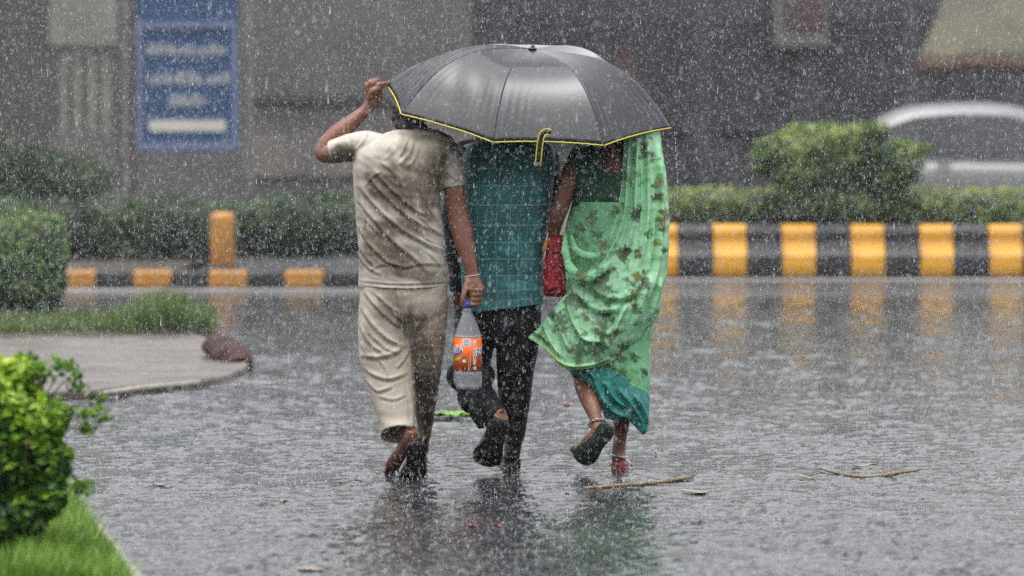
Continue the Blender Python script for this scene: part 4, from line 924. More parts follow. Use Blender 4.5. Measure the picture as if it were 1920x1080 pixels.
# printed cotton of the sari
def sari_print(V, x, y, base=(.33, .72, .44), seed=1, wash=None):
    rg = np.random.RandomState(seed); n = len(x); C = np.tile(np.array(base), (n, 1))
    t = np.clip(.5 + .5 * wob(V, 16, seed + 3), 0, 1)[:, None]; C = C * (1 - .35 * t) + np.array([.22, .60, .30]) * .35 * t
    def lay(mask, col, k=1.0):
        a = (mask * k)[:, None]; C[:] = C * (1 - a) + np.array(col) * a
    nz = wob(V, 190, seed + 7); nz2 = wob(V, 90, seed + 8)
    for _ in range(480):                                      # sprigs of small leaves
        cx, cy = rg.uniform(980, 1262), rg.uniform(235, 770); a = rg.uniform(0, 3.14); r = rg.uniform(4, 11)
        u = (x - cx) * math.cos(a) + (y - cy) * math.sin(a); v = -(x - cx) * math.sin(a) + (y - cy) * math.cos(a)
        d = np.hypot(u / r, v / (r * .45)) + .35 * nz; lay(np.clip(2.2 * (1 - d), 0, 1), (.10, .42, .10) if rg.rand() < .65 else (.16, .50, .16), rg.uniform(.4, .85))
    FL = [(1212, 290, 16, 0), (1206, 275, 10, 1), (1190, 402, 15, 0), (1236, 345, 10, 1), (1232, 370, 14, 0), (1244, 400, 15, 1), (1240, 420, 12, 1), (1170, 470, 16, 2), (1195, 475, 13, 0), (1150, 505, 10, 0), (1135, 520, 20, 2), (1118, 540, 22, 2), (1140, 545, 14, 2),
          (1200, 520, 17, 1), (1196, 550, 17, 1), (1206, 535, 14, 0), (1192, 578, 13, 2), (1090, 522, 14, 0), (1075, 560, 17, 2), (1095, 570, 15, 2), (1040, 590, 18, 2), (1055, 605, 14, 2), (1125, 605, 17, 0), (1140, 595, 16, 0), (1154, 622, 12, 1), (1095, 590, 12, 0), (1150, 560, 10, 2),
          (1085, 650, 19, 2), (1110, 660, 20, 0), (1130, 650, 16, 2), (1085, 670, 14, 0), (1140, 690, 17, 2), (1155, 705, 16, 2), (1165, 650, 14, 2), (1190, 672, 13, 2), (1206, 695, 9, 0), (1190, 727, 9, 2), (1175, 722, 8, 0), (1160, 670, 12, 2), (1120, 440, 16, 0), (1090, 430, 14, 2), (1130, 462, 14, 1), (1110, 410, 13, 2), (1150, 400, 10, 0),
          (1245, 470, 9, 0), (1222, 300, 8, 1), (1228, 455, 9, 1), (1212, 440, 7, 0), (1060, 620, 12, 0), (1015, 630, 10, 1), (1175, 330, 7, 1)]
    PAL = [(.050, .075, .035), (.15, .15, .04), (.022, .055, .038)]
    fine = wob(V, 420, seed + 9)
    for cx, cy, r, kd in FL:
        for q in range(4):                                    # each spray: overlapping blooms, ragged and watery
            ox, oy = rg.normal(0, r * .6, 2) if q else (0, 0); col = np.array(PAL[kd if q < 2 else rg.randint(3)]) * rg.uniform(.7, 1.5)
            th = np.arctan2(y - cy - oy, x - cx - ox); ph = rg.uniform(0, 6); R = r * (.8 if q == 0 else rg.uniform(.3, .65)); pt = rg.choice([2, 2.5, 3])
            d = np.hypot(x - cx - ox, (y - cy - oy) * rg.uniform(.8, 1.3)) / (R * (.55 + .45 * np.abs(np.cos(pt * th + ph)))) + .30 * nz + .16 * fine
            lay(np.clip(2.8 * (1.08 - d), 0, 1) * np.clip(.9 + .3 * nz2 + .15 * fine, .25, 1), col, rg.uniform(.8, 1.0)); lay(np.clip(3 * (.3 - d), 0, 1), (.30, .27, .08), .5)
            lay(np.clip(1 - np.abs(d - 1.15) / .18, 0, 1) * (nz2 > .1), (.14, .40, .12), .5)
    for cx, cy, rx, ry in ((1110, 560, 60, 55), (1100, 660, 55, 28), (1150, 690, 40, 35), (1110, 430, 50, 40), (1045, 610, 35, 35)):
        lay(np.clip(1.2 - np.hypot((x - cx) / rx, (y - cy) / ry) + .4 * nz2, 0, 1), (.10, .30, .13), .45)   # deeper dyed ground of the print
    return C
m, nt_, b_ = new_mat('printed_green_sari')
a_ = N(nt_, 'ShaderNodeAttribute'); a_.attribute_name = 'print'
b_.inputs['Roughness'].default_value = .45; nt_.links.new(a_.outputs['Color'], b_.inputs['Base Color'])
tc = N(nt_, 'ShaderNodeTexCoord'); nb = N(nt_, 'ShaderNodeTexNoise', Scale=260.0, Detail=3.0); nt_.links.new(tc.outputs['Object'], nb.inputs['Vector']); bpp = N(nt_, 'ShaderNodeBump', Strength=.2, Distance=.004); nt_.links.new(nb.outputs['Fac'], bpp.inputs['Height']); nt_.links.new(bpp.outputs[0], b_.inputs['Normal'])
tl = N(nt_, 'ShaderNodeBsdfTranslucent'); nt_.links.new(a_.outputs['Color'], tl.inputs[0]); mxs = N(nt_, 'ShaderNodeMixShader'); mxs.inputs[0].default_value = .22
nt_.links.new(b_.outputs[0], mxs.inputs[1]); nt_.links.new(tl.outputs[0], mxs.inputs[2]); nt_.links.new(mxs.outputs[0], nt_.nodes['Material Output'].inputs[0])
SARI = m
TEALP = mat('teal_petticoat', (.018, .24, .20), (.012, .16, .14), scale=12, rough=.45, bump=.3, bscale=200)
# the wrapped skirt
V, Fc = ploft([(378, 1074, 1222, .18, .118), (400, 1068, 1228, .18, .124), (440, 1058, 1232, .18, .135), (500, 1058, 1236, .18, .145), (560, 1056, 1230, .18, .145), (620, 1050, 1220, .18, .14), (670, 1060, 1216, .18, .135), (700, 1090, 1217, .185, .13), (725, 1118, 1215, .19, .125), (738, 1132, 1213, .19, .12)], 150, 150, p=.9)
n_ = 150; V = V[:n_ * n_]; x, y = proj(V)
V[:, 2] -= np.clip((y - 690) / 48, 0, 1) * (x - 1172) / 417 * .42                       # the border slopes down to the right
me = mesh(V, grid_faces(n_, n_)); Nn = get_n(me)
folds = [([(1075, 395), (1110, 405), (1165, 400)], 4, .006), ([(1080, 405), (1120, 425), (1160, 418)], 4, .008), ([(1066, 440), (1090, 470), (1130, 475)], 5, .009), ([(1062, 455), (1070, 495), (1095, 520), (1130, 505)], 6, .012), ([(1068, 450), (1085, 485), (1110, 492), (1140, 480)], 5, .009),
         ([(1150, 600), (1190, 605), (1222, 598)], 5, .006), ([(1150, 640), (1190, 648), (1218, 640)], 5, .006), ([(1150, 665), (1190, 660), (1217, 668)], 5, .006), ([(1130, 690), (1170, 715), (1212, 735)], 5, .006), ([(1125, 670), (1150, 705), (1190, 730)], 5, .008), ([(1160, 690), (1195, 700), (1216, 705)], 4, .005)]
set_v(me, V + Nn * (fold_field(x, y, folds) * np.clip(-Nn[:, 1] * 1.5, 0, 1) + .004 * wob(V, 30, 3))[:, None])
C = sari_print(V, x, y, (.26, .68, .36), 2)
bd_ = np.clip(1 - np.abs(np.arange(len(V)) // n_ - 146) / 4, 0, 1)[:, None]; C = C * (1 - bd_) + np.array([.34, .55, .14]) * bd_
set_col(me, C); o = link('sari_skirt', me, SARI, woman); s_ = o.modifiers.new('t', 'SOLIDIFY'); s_.thickness = .004
def cloth(name, rows, m, parent, nu, nv, folds, amp, seed, th=.004, paint=None, base=None):
    """a hanging cloth: rows of (px, py, Y) control points, all rows equally long"""
    A = np.array(rows, float); A = np.array([cat_rom(r, nu) for r in A]); A = np.array([cat_rom(A[:, j], nv) for j in range(nu)]).transpose(1, 0, 2)
    P = np.array([W(*p) for p in A.reshape(-1, 3)]); me = mesh(P, grid_faces(nv, nu, False)); me.update(); Nn = get_n(me)
    if Nn[:, 1].mean() > 0: me.flip_normals(); Nn = get_n(me)
    x, y = A.reshape(-1, 3)[:, 0], A.reshape(-1, 3)[:, 1]
    set_v(me, P + Nn * (2.0 * fold_field(x, y, folds) + amp * wob(P, 32, seed) + .35 * amp * wob(P, 110, seed + 1))[:, None])
    if paint: set_col(me, paint(P, x, y))
    o = link(name, me, m, parent); s_ = o.modifiers.new('t', 'SOLIDIFY'); s_.thickness = th; s_.offset = -1
    return o
# pallu: over the head, down the back, gathered across the hip to the left
rows = [[(1196, 205, .42), (1200, 200, .3), (1200, 206, .2), (1205, 212, .15), (1222, 216, .16), (1232, 225, .25), (1232, 235, .4)],
        [(1172, 235, .10), (1178, 240, .08), (1190, 240, .07), (1205, 240, .06), (1222, 242, .08), (1236, 250, .15), (1238, 262, .30)],
        [(1168, 290, .07), (1175, 290, .055), (1190, 290, .045), (1208, 290, .045), (1226, 292, .06), (1243, 296, .12), (1240, 300, .28)],
        [(1165, 350, .055), (1174, 350, .045), (1190, 350, .035), (1210, 350, .035), (1230, 350, .05), (1250, 352, .10), (1246, 352, .26)],
        [(1152, 415, .045), (1165, 420, .035), (1185, 420, .022), (1208, 420, .02), (1232, 420, .035), (1253, 420, .09), (1250, 420, .25)],
        [(1128, 478, .035), (1146, 485, .02), (1172, 488, .01), (1200, 488, .005), (1228, 486, .02), (1252, 482, .08), (1250, 480, .24)],
        [(1082, 528, .04), (1108, 545, .015), (1145, 552, -.005), (1184, 552, -.01), (1218, 548, .01), (1244, 542, .07), (1244, 538, .22)],
        [(1045, 570, .06), (1072, 592, .02), (1115, 606, -.01), (1160, 608, -.01), (1198, 602, .02), (1230, 592, .08), (1234, 585, .2)],
        [(1012, 612, .08), (1042, 630, .03), (1085, 650, -.005), (1130, 655, 0), (1168, 648, .03), (1206, 628, .08), (1222, 615, .17)],
        [(990, 633, .09), (1022, 655, .05), (1058, 690, .015), (1108, 690, .01), (1146, 678, .035), (1186, 650, .08), (1212, 635, .15)]]
folds = [([(1180, 255), (1178, 330), (1170, 410), (1140, 480), (1100, 530)], 4, .010), ([(1195, 250), (1193, 330), (1188, 420), (1165, 490)], 4.5, .011), ([(1212, 250), (1215, 330), (1214, 420), (1200, 500)], 4.5, .010), ([(1230, 260), (1238, 340), (1240, 420), (1232, 500), (1215, 570)], 4.5, .010),
         ([(1204, 300), (1204, 380), (1200, 470)], 3.5, .006), ([(1222, 320), (1226, 400), (1222, 480)], 3.5, .006),
         ([(1062, 560), (1075, 600), (1095, 635), (1130, 640)], 5, .012), ([(1175, 570), (1160, 600), (1150, 622)], 4, .012), ([(1080, 545), (1120, 580), (1165, 575)], 7, .008), ([(1100, 535), (1150, 560), (1195, 545)], 7, .008), ([(1040, 585), (1055, 625), (1070, 660)], 5, .012), ([(1020, 608), (1035, 640), (1055, 672)], 5, .010),
         ([(1000, 622), (1020, 632), (1030, 648)], 4, .012), ([(1225, 510), (1205, 560), (1190, 610)], 5, .010), ([(1240, 520), (1228, 560), (1215, 600)], 4, .008), ([(1025, 655), (1060, 684), (1108, 684), (1146, 672)], 3, .004), ([(1110, 610), (1140, 625), (1170, 610)], 6, .006)]
def paint(P, x, y):
    C = sari_print(P, x, y, (.46, .85, .53), 4)
    nv, nu = 300, 210; r = np.arange(len(x)) // nu; c_ = np.arange(len(x)) % nu
    bd = np.maximum(np.clip((r - (nv - 9)) / 3, 0, 1), 0)[:, None] * .7; return C * (1 - bd) + np.array([.40, .72, .20]) * bd
cloth('pallu', rows, SARI, woman, 210, 300, folds, .0035, 5, .004, paint)
# loop of the drape around the left hip
def fold_roll(P, r):
    me = remesh([ptube([(*p, rr, rr * .55) for p, rr in zip(P, r)], 16, 8)], .005, 3); V = get_v(me); x, y = proj(V)
    set_v(me, V + get_n(me) * (.003 * wob(V, 70, 3))[:, None]); set_col(me, sari_print(V, x, y, (.36, .78, .44), 7)); return link('drape_fold', me, SARI, woman)
fold_roll([(1060, 438, .06), (1060, 470, .02), (1070, 503, -.005), (1092, 520, -.015), (1120, 512, -.01), (1145, 490, .0)], [.012, .018, .022, .024, .022, .014])
fold_roll([(1070, 440, .05), (1080, 468, .015), (1105, 480, .005), (1135, 474, .0)], [.010, .016, .017, .012])
# petticoat hem under the sari
rows = [[(1042, 664, .12), (1065, 672, .07), (1100, 670, .05), (1140, 690, .05), (1180, 712, .06), (1212, 735, .12), (1214, 730, .25)],
        [(1050, 680, .12), (1075, 698, .07), (1108, 700, .04), (1145, 725, .045), (1185, 738, .055), (1213, 756, .11), (1215, 750, .25)],
        [(1068, 700, .13), (1085, 708, .09), (1116, 730, .045), (1150, 752, .045), (1186, 764, .055), (1214, 780, .11), (1214, 775, .25)],
        [(1078, 710, .16), (1100, 712, .13), (1122, 752, .07), (1150, 775, .055), (1184, 784, .06), (1212, 805, .10), (1211, 800, .24)],
        [(1082, 713, .17), (1108, 716, .15), (1128, 764, .09), (1150, 786, .07), (1180, 790, .075), (1204, 814, .10), (1208, 806, .23)]]
folds = [([(1110, 700), (1125, 735), (1150, 765)], 4, .010), ([(1135, 715), (1150, 745), (1185, 770)], 4, .012), ([(1160, 728), (1180, 755), (1205, 795)], 4, .012), ([(1190, 740), (1205, 770), (1212, 795)], 3.5, .009), ([(1125, 740), (1150, 770), (1180, 782)], 4, .010), ([(1070, 690), (1100, 695), (1120, 712)], 4, .006)]
cloth('petticoat', rows, TEALP, woman, 110, 70, folds, .004, 8)
V, _ = ploft([(640, 1075, 1210, .2, .11), (700, 1085, 1208, .21, .115), (750, 1112, 1207, .22, .115), (784, 1132, 1203, .22, .115)], 60, 30); V = V[:60 * 30]
o = link('petticoat_lining', mesh(V + (.006 * wob(V, 40, 2))[:, None], grid_faces(30, 60)), TEALP, woman)
# flip-flops and anklets
sa = build('sandal', [sole(W(1085, 866, -.005), W(1137, 806, -.10), (.74, .05, -.67), .25, .112, .017)], RUBBER_G, woman)
build('strap', [tube([[*W(1078, 843, .09), .006], [*W(1088, 832, .10), .0065], [*W(1101, 828, .07), .006]], 8, 4)], RUBBER, sa)
fx = W(1163, 880, .3)[0]
sa = build('sandal', [sole((fx + .012, .515, .013), (fx, .21, .013), (1, 0, 0), .27, .10, .016)], mat('pale_foam_rubber', (.35, .33, .29), (.05, .05, .05), scale=12, rough=.5), woman)
build('strap', [tube([(fx - .045, .34, .02, .006), (fx, .40, .065, .006), (fx + .05, .33, .025, .007), (fx + .052, .27, .03, .007)], 8, 4)], mat('white_strap', (.55, .52, .46), (.45, .42, .37), scale=20, rough=.4), sa)
SILVER = mat('silver', (.55, .54, .52), (.42, .41, .40), scale=60, rough=.25, metal=.9)
c = W(1119, 794, .0); T_ = (W(1122, 806, -.02) - W(1116, 782, .02)); T_ /= np.linalg.norm(T_); u = np.cross(T_, [0, 1, 0]); u /= np.linalg.norm(u); v = np.cross(T_, u)
build('anklet', [tube([(*(c + u * .0365 * math.cos(a) + v * .0365 * math.sin(a)), .0042 + .0012 * math.cos(9 * a)) for a in np.linspace(0, 6.283, 61)], 7, 1)], SILVER, woman)
c = W(1161, 855, .258)
build('anklet', [tube([(c[0] + .0375 * math.cos(a), c[1] + .040 * math.sin(a), c[2] + .006 * math.cos(a) * -1, .0042 + .001 * math.cos(9 * a)) for a in np.linspace(0, 6.283, 61)], 7, 1)], SILVER, woman)

# red bag in her left hand
bg_ = empty('cloth_bag', W(1041, 555, .17)); tag(bg_, 'small red cloth bag hanging from the hand of the woman in the sari', 'bag')
me = remesh([ploft([(440, 1030, 1056, .18, .02), (452, 1026, 1058, .17, .035), (480, 1021, 1060, .165, .04), (515, 1018, 1062, .16, .04), (540, 1018, 1066, .16, .038), (551, 1019, 1066, .16, .03), (556, 1022, 1063, .16, .015)], 40, 40)], .006, 3)
fold_mesh(me, [([(1030, 445), (1028, 490), (1026, 540)], 4, .006), ([(1050, 450), (1046, 500), (1050, 545)], 4, .006), ([(1022, 545), (1042, 538), (1064, 545)], 3, .006)], wamp=.003, wfreq=50, seed=4)
link('pouch', me, mat('red_cloth', (.42, .012, .020), (.26, .010, .014), scale=9, rough=.55, bump=.3, bscale=200), bg_)
build('handle', [tube([[*W(1032, 448, .18), .006], [*W(1036, 470, .13), .006], [*W(1050, 470, .13), .006], [*W(1052, 448, .18), .006]], 8, 5)], mat('dark_red_handle', (.2, .012, .015), (.15, .01, .012), rough=.5), bg_)
build('tassel', [ptube([(1024, 452, .13, .006), (1022, 462, .12, .010), (1019, 474, .12, .005)], 8, 4)], mat('orange_tassel', (.62, .30, .06), (.5, .24, .05), rough=.6), bg_)

# ---------------------------------------------------------------- bottle in the right hand of the left man
bx, by = W(877, 640, -.115)[0], -.115
bt = empty('drink_bottle', (bx, by, W(877, 728, by)[2])); tag(bt, 'big plastic bottle with an orange label, hanging from the hand of the left man', 'bottle')
def lathe(prof, n=48, cx=bx, cy=by, top=True):
    V = []
    for py, r in prof:
        z = W(877, py, by)[2]
        for j in range(n):
            a = 2 * math.pi * j / n; V.append((cx + r / 419 * math.cos(a), cy + r / 419 * math.sin(a), z))
    return np.array(V), grid_faces(len(prof), n)
m, nt_, b_ = new_mat('clear_wet_plastic')
b_.inputs['Base Color'].default_value = (.80, .82, .86, 1); b_.inputs['Roughness'].default_value = .14; b_.inputs['Transmission Weight'].default_value = .35; b_.inputs['IOR'].default_value = 1.3; b_.inputs['Alpha'].default_value = .28
PLASTIC = m
prof = cat_rom([(577, 7.5), (583, 7.6), (588, 9.5), (597, 14), (610, 19), (622, 23), (630, 25.8), (634, 26.2), (694, 26.2), (698, 26.8), (704, 27.2), (714, 27.2), (720, 25.5), (725, 21), (728, 12), (727, 1)], 64)
build('body', [lathe(prof)], PLASTIC, bt)
build('cap', [lathe([(565.5, .1), (565.6, 7.2), (566.5, 8.6), (576, 8.8), (577, 8.2), (577, .1)], 30)], mat('blue_cap', (.02, .035, .34), (.015, .03, .28), rough=.3), bt)
build('neck_ring', [lathe([(579.5, 7.4), (580, 9.6), (581.4, 9.6), (582, 7.4)], 30)], PLASTIC, bt)
for k in range(5):
    a = math.pi * 2 * k / 5 + .3
    build('foot_lobe', [ball((bx + 13 / 419 * math.cos(a), by + 13 / 419 * math.sin(a), W(877, 724, by)[2]), (.026, .026, .014))], PLASTIC, bt)
lb = build('label', [lathe([(633, 26.45), (633, 26.75), (694.5, 26.75), (694.5, 26.45)], 72)], mat('orange_label', (.80, .135, .008), (.74, .12, .006), scale=8, rough=.3), bt)
def on_label(name, V2, Fc, ang, py, m, lift=.28, scale=1.0):
    """wrap a flat shape (metres) round the label, centred at an angle (0 = towards the camera, + = right)"""
    R = (26.75 + lift) / 419; z0 = W(877, py, by)[2]
    V = [(bx + R * math.sin(ang + v[0] * scale / R), by - R * math.cos(ang + v[0] * scale / R), z0 + v[1] * scale) for v in V2]
    return build(name, [(V, Fc)], m, lb, False)
def text_mesh(s, size, bold=.0):
    cu = bpy.data.curves.new('t', 'FONT'); cu.body = s; cu.size = size; cu.align_x = 'CENTER'; cu.align_y = 'CENTER'; cu.offset = bold; cu.resolution_u = 3
    o = bpy.data.objects.new('t', cu); COL.objects.link(o); dg = bpy.context.evaluated_depsgraph_get(); me = bpy.data.meshes.new_from_object(o.evaluated_get(dg))
    bm = bmesh.new(); bm.from_mesh(me); bmesh.ops.triangulate(bm, faces=bm.faces); bmesh.ops.subdivide_edges(bm, edges=[e for e in bm.edges if e.calc_length() > .006], cuts=2); bmesh.ops.triangulate(bm, faces=bm.faces)
    out = ([(v.co.x, v.co.y) for v in bm.verts], [[v.index for v in f.verts] for f in bm.faces]); bm.free(); bpy.data.objects.remove(o); return out
def rect2(w_, h_, n=12, skew=0.0, sl=0.0):
    V = [((i / n - .5) * w_ , (j - .5) * h_ + sl * (i / n - .5) + skew * (j - .5) * (i / n - .5)) for j in (0, 1) for i in range(n + 1)]
    return V, grid_faces(2, n + 1, False)
INKW = mat('white_ink', (.78, .77, .76), (.72, .71, .70), rough=.35); INKB = mat('blue_ink', (.03, .06, .33), (.025, .05, .28), rough=.35); INKG = mat('yellow_green_ink', (.62, .52, .03), (.30, .45, .05), scale=60, rough=.35); INKO = mat('orange_ink', (.66, .20, .05), (.6, .18, .04), rough=.35)
for ang in (-1.02, 1.30):
    V2, Fc = rect2(.078, .030, 16, -.010, .012); on_label('logo_backing', V2, Fc, ang, 659, INKB, .18)
    V2, Fc = text_mesh('FANTA', .050, .0016); V2 = [(a * .56, b + a * .14) for a, b in V2]; on_label('lettering', V2, Fc, ang, 655.5, INKW, .34)
    V2, Fc = rect2(.040, .011, 10, .006, .010); on_label('fruit_mark', V2, Fc, ang + .25, 671, INKG, .22)
    d_ = [(.0075 * math.cos(a), .0075 * math.sin(a)) for a in np.linspace(0, 6.283, 17)[:-1]]; on_label('round_mark', d_, [tuple(range(16))], ang + .78, 675, INKW, .26)
V2, Fc = rect2(.0345, .030, 8); on_label('white_panel', V2, Fc, -.07, 640.5, INKW, .2)
for py in (637, 640.5, 644): V2, Fc = rect2(.022, .0022, 6); on_label('print_line', V2, Fc, -.07, py, INKB, .3)
V2, Fc = text_mesh('RECYCLE ME', .0200, .0007); V2 = [(-b, a * .92) for a, b in V2]; on_label('lettering', V2, Fc, .52, 660, INKW, .3)
for k_, a in enumerate((.10, .20)): V2, Fc = rect2(.0028, .062, 2); on_label('print_line', V2, Fc, a, 672 if k_ else 676, INKO if k_ == 0 else mat('pale_ink', (.75, .42, .26), (.7, .38, .24), rough=.4), .3)
V2, Fc = rect2(.014, .014, 4); on_label('square_mark', V2, Fc, .54, 689, INKW, .25)
V2, Fc = rect2(.006, .006, 2); on_label('square_dot', V2, Fc, .54, 689, mat('green_ink', (.05, .25, .06), (.04, .2, .05), rough=.4), .35)
d_ = [(.0075 * math.cos(a), .0075 * math.sin(a)) for a in np.linspace(0, 6.283, 17)[:-1]]; on_label('round_mark', d_, [tuple(range(16))], .54, 638, INKW, .25)

# ---------------------------------------------------------------- umbrella
um = empty('umbrella', (hand[0], hand[1], hand[2])); tag(um, 'black umbrella with yellow piping, shared by the three walkers', 'umbrella')
APEX = W(998, 93, .24)
tips = [W(722, 156, .17), W(752, 214, -.08), W(925, 267, -.27), W(1133, 273, -.27), W(1258, 240, .16), W(1200, 190, .72), W(1010, 170, .92), W(800, 160, .70)]
def rib(i, s):
    T = tips[i % 8]; s = np.asarray(s)[:, None]; d = T - APEX
    P = APEX + d * s; P[:, 2] = APEX[2] + d[2] * (.27 * s[:, 0] + .73 * s[:, 0] ** 4) + (.045 if i % 8 in (5, 6, 7) else .030 if i % 8 == 1 else .015 if i % 8 in (0, 4) else .0) * np.sin(np.pi * np.clip(s[:, 0] * 1.15, 0, 1))
    return P
ax_dir = np.mean(tips, 0) - APEX; ax_dir /= np.linalg.norm(ax_dir)
m, nt_, b_ = new_mat('wet_black_nylon')
tc = N(nt_, 'ShaderNodeTexCoord'); b_.inputs['Base Color'].default_value = (.009, .010, .016, 1); b_.inputs['Coat Weight'].default_value = .8; b_.inputs['Coat Roughness'].default_value = .10; b_.inputs['Coat IOR'].default_value = 1.5; b_.inputs['Roughness'].default_value = .34; b_.inputs['Specular IOR Level'].default_value = .15
b_.inputs['Sheen Weight'].default_value = 0; b_.inputs['Sheen Roughness'].default_value = .4
nb = N(nt_, 'ShaderNodeTexNoise', Scale=55.0, Detail=6.0); nt_.links.new(tc.outputs['Object'], nb.inputs['Vector']); bpp = N(nt_, 'ShaderNodeBump', Strength=.3, Distance=.006); nt_.links.new(nb.outputs['Fac'], bpp.inputs['Height']); nt_.links.new(bpp.outputs[0], b_.inputs['Normal'])
nr_ = N(nt_, 'ShaderNodeTexNoise', Scale=14.0, Detail=5.0); nt_.links.new(tc.outputs['Object'], nr_.inputs['Vector']); mr = N(nt_, 'ShaderNodeMapRange'); mr.inputs['To Min'].default_value = .12; mr.inputs['To Max'].default_value = .34; nt_.links.new(nr_.outputs['Fac'], mr.inputs[0]); nt_.links.new(mr.outputs[0], b_.inputs['Roughness'])
NYLON = m
PIPING = mat('yellow_piping', (.62, .55, .06), (.52, .45, .04), scale=30, rough=.4)
STEEL = mat('dark_steel', (.10, .10, .105), (.07, .07, .075), scale=20, rough=.3, metal=.8)
nS, nT = 60, 44
for i in range(8):
    s = np.linspace(0.012, 1, nS); t = np.linspace(0, 1, nT)
    A, B = rib(i, s), rib(i + 1, s); V = np.zeros((nS, nT, 3))
    for j, tt in enumerate(t):
        bow = 4 * tt * (1 - tt)
        sc = 1 - .008 * bow * s ** 3
        A2, B2 = rib(i, s * sc), rib(i + 1, s * sc)
        P = A2 * (1 - tt) + B2 * tt
        P[:, 2] += bow * .018 * s * (1 - s); V[:, j] = P + np.outer(bow * s ** 1.5 * (1.02 - s) * .05, ax_dir)
    P = V.reshape(-1, 3); ss = np.repeat(s, nT); tt = np.tile(t, nS)
    if i == 0: P = P - np.outer(4 * tt * (1 - tt) * ss * (1.05 - ss) * .10, ax_dir)
    D = np.zeros(len(P))
    for T, sgn in ((tips[i], tt), (tips[(i + 1) % 8], 1 - tt)):        # puckers running in from each tip
        r = np.linalg.norm(P - T, axis=1); D += .0065 * np.sin(sgn * (1 + 8 * ss) * 9 + i) * np.exp(-(r / .16) ** 2) * np.clip(r / .03, 0, 1) * np.clip(sgn * 12, 0, 1)
    if i == 0: D += .0045 * np.sin(tt * 44 + 5 * np.sin(ss * 4)) * ss ** 1.5 * np.clip(4 * tt * (1 - tt), 0, 1) + .002 * np.sin(tt * 95 + 9 * ss) * ss
    if i == 1: D += .0035 * np.sin(tt * 17 - 7 * ss + 3 * np.sin(5 * ss)) * ss ** 3 * np.clip(5 * tt * (1 - tt), 0, 1)
    D += .0022 * wob(P, 24, 40 + i)* ss * np.clip(6 * tt * (1 - tt), 0, 1)
    D *= np.clip((1 - ss) * 9, .12, 1); P = P - np.outer(D, ax_dir)
    me = mesh(P, grid_faces(nS, nT, False)); pn = link('panel', me, NYLON, um); s_ = pn.modifiers.new('t', 'SOLIDIFY'); s_.thickness = .0015
    E = P.reshape(nS, nT, 3)[-1]
    build('piping', [tube([(*e, .0032, .0026) for e in E], 8, 1)], PIPING, pn)
    R = rib(i, np.linspace(.01, 1.012, 24)) + ax_dir * .008
    build('rib', [tube([(*e, .0026) for e in R], 6, 1)], STEEL, um)
    build('rib_tip', [tube([(*(tips[i] - (APEX - tips[i]) * -.01), .004), (*(tips[i] + (tips[i] - APEX) * .02), .003)], 8, 2)], STEEL, um)
build('cap', [ball(APEX + np.array([0, 0, .004]), (.022, .022, .007)), tube([(*(APEX - ax_dir * .0), .010), (*(APEX - ax_dir * .022), .008)], 12, 2)], mat('black_plastic', (.02, .02, .02), (.03, .03, .03), rough=.25), um)
hb = hand + (hand - APEX) / np.linalg.norm(hand - APEX) * .07
build('shaft', [tube([(*APEX, .006), (*hand, .006)], 10, 6)], STEEL, um)
build('grip', [tube([(*(hand + (APEX - hand) * .10), .011), (*hand, .0125), (*hb, .012)], 12, 4)], mat('black_grip', (.02, .02, .02), (.03, .03, .03), rough=.4), um)
for i in range(8):
    a = APEX + (hand - APEX) * .38; b = rib(i, [.5])[0] + ax_dir * .012
    build('stretcher', [tube([(*a, .0022), (*b, .0022)], 6, 2)], STEEL, um)
# closing strap with yellow edges, hanging over the near edge
st_p = [W(1033, 249, -.31), W(1024, 247, -.315), W(1016, 254, -.32), (W(1012, 275, -.32)), W(1010, 295, -.318), W(1008, 313, -.315)]
def ribbon(P, half, th, dx=0.0):
    P = cat_rom(np.array(P), 40); T = np.gradient(P, axis=0); T /= np.linalg.norm(T, axis=1)[:, None]; sd_ = np.cross(T, [0, 1, 0]); sd_ /= np.linalg.norm(sd_, axis=1)[:, None]
    V = []
    for p, s in zip(P, sd_):
        c = p + s * dx
        for a, b in ((-1, -1), (1, -1), (1, 1), (-1, 1)): V.append(c + s * a * half + np.array([0, b * th, 0]))
    return np.array(V), grid_faces(40, 4) + [(3, 2, 1, 0), (156, 157, 158, 159)]
sp_ = build('strap', [ribbon(st_p, .014, .001)], NYLON, um)
for dx in (-.012, .012): build('strap_edge', [ribbon(st_p, .0028, .0018, dx)], PIPING, sp_)
build('strap_tab', [box(W(1008.5, 307, -.319), (.031, .006, .014))], mat('grey_tab', (.2, .2, .2), (.15, .15, .15), rough=.5), sp_, False)

# ================================================================== litter on the wet road
BAMBOO = mat('split_cane', (.26, .185, .09), (.10, .07, .035), scale=30, rough=.45, bump=.4, bscale=120, stretch=(.3, 1, 1))
def stick(label, P, r, twigs=()):
    e = empty('broken_cane', (*G(*P[0])[:2], .006)); tag(e, label, 'cane')
    build('stem', [tube([(*G(*p)[:2], .006 + z, rr) for p, z, rr in zip(P, r[0], r[1])], 8, 4)], BAMBOO, e)
    for a, b, h in twigs: build('splinter', [tube([(*G(*a)[:2], .012, .004), (*G(*b)[:2], h, .0018)], 6, 3)], BAMBOO, e)
stick('pale broken cane lying just behind the woman, pointing at her feet', [(1096, 922), (1150, 918), (1205, 914), (1260, 909), (1300, 904)], ((.008, .010, .010, .014, .02), (.008, .009, .009, .010, .008)), (((1255, 909), (1304, 904), .035), ((1150, 918), (1148, 922), .01), ((1262, 908), (1298, 906), .008)))
stick('thin broken cane with a knotty joint, far right on the road', [(1537, 889), (1580, 896), (1630, 900), (1670, 896), (1722, 892)], ((.02, .010, .008, .012, .02), (.005, .007, .007, .009, .006)), (((1665, 897), (1667, 886), .05), ((1600, 898), (1650, 897), .006), ((1668, 897), (1680, 900), .03)))
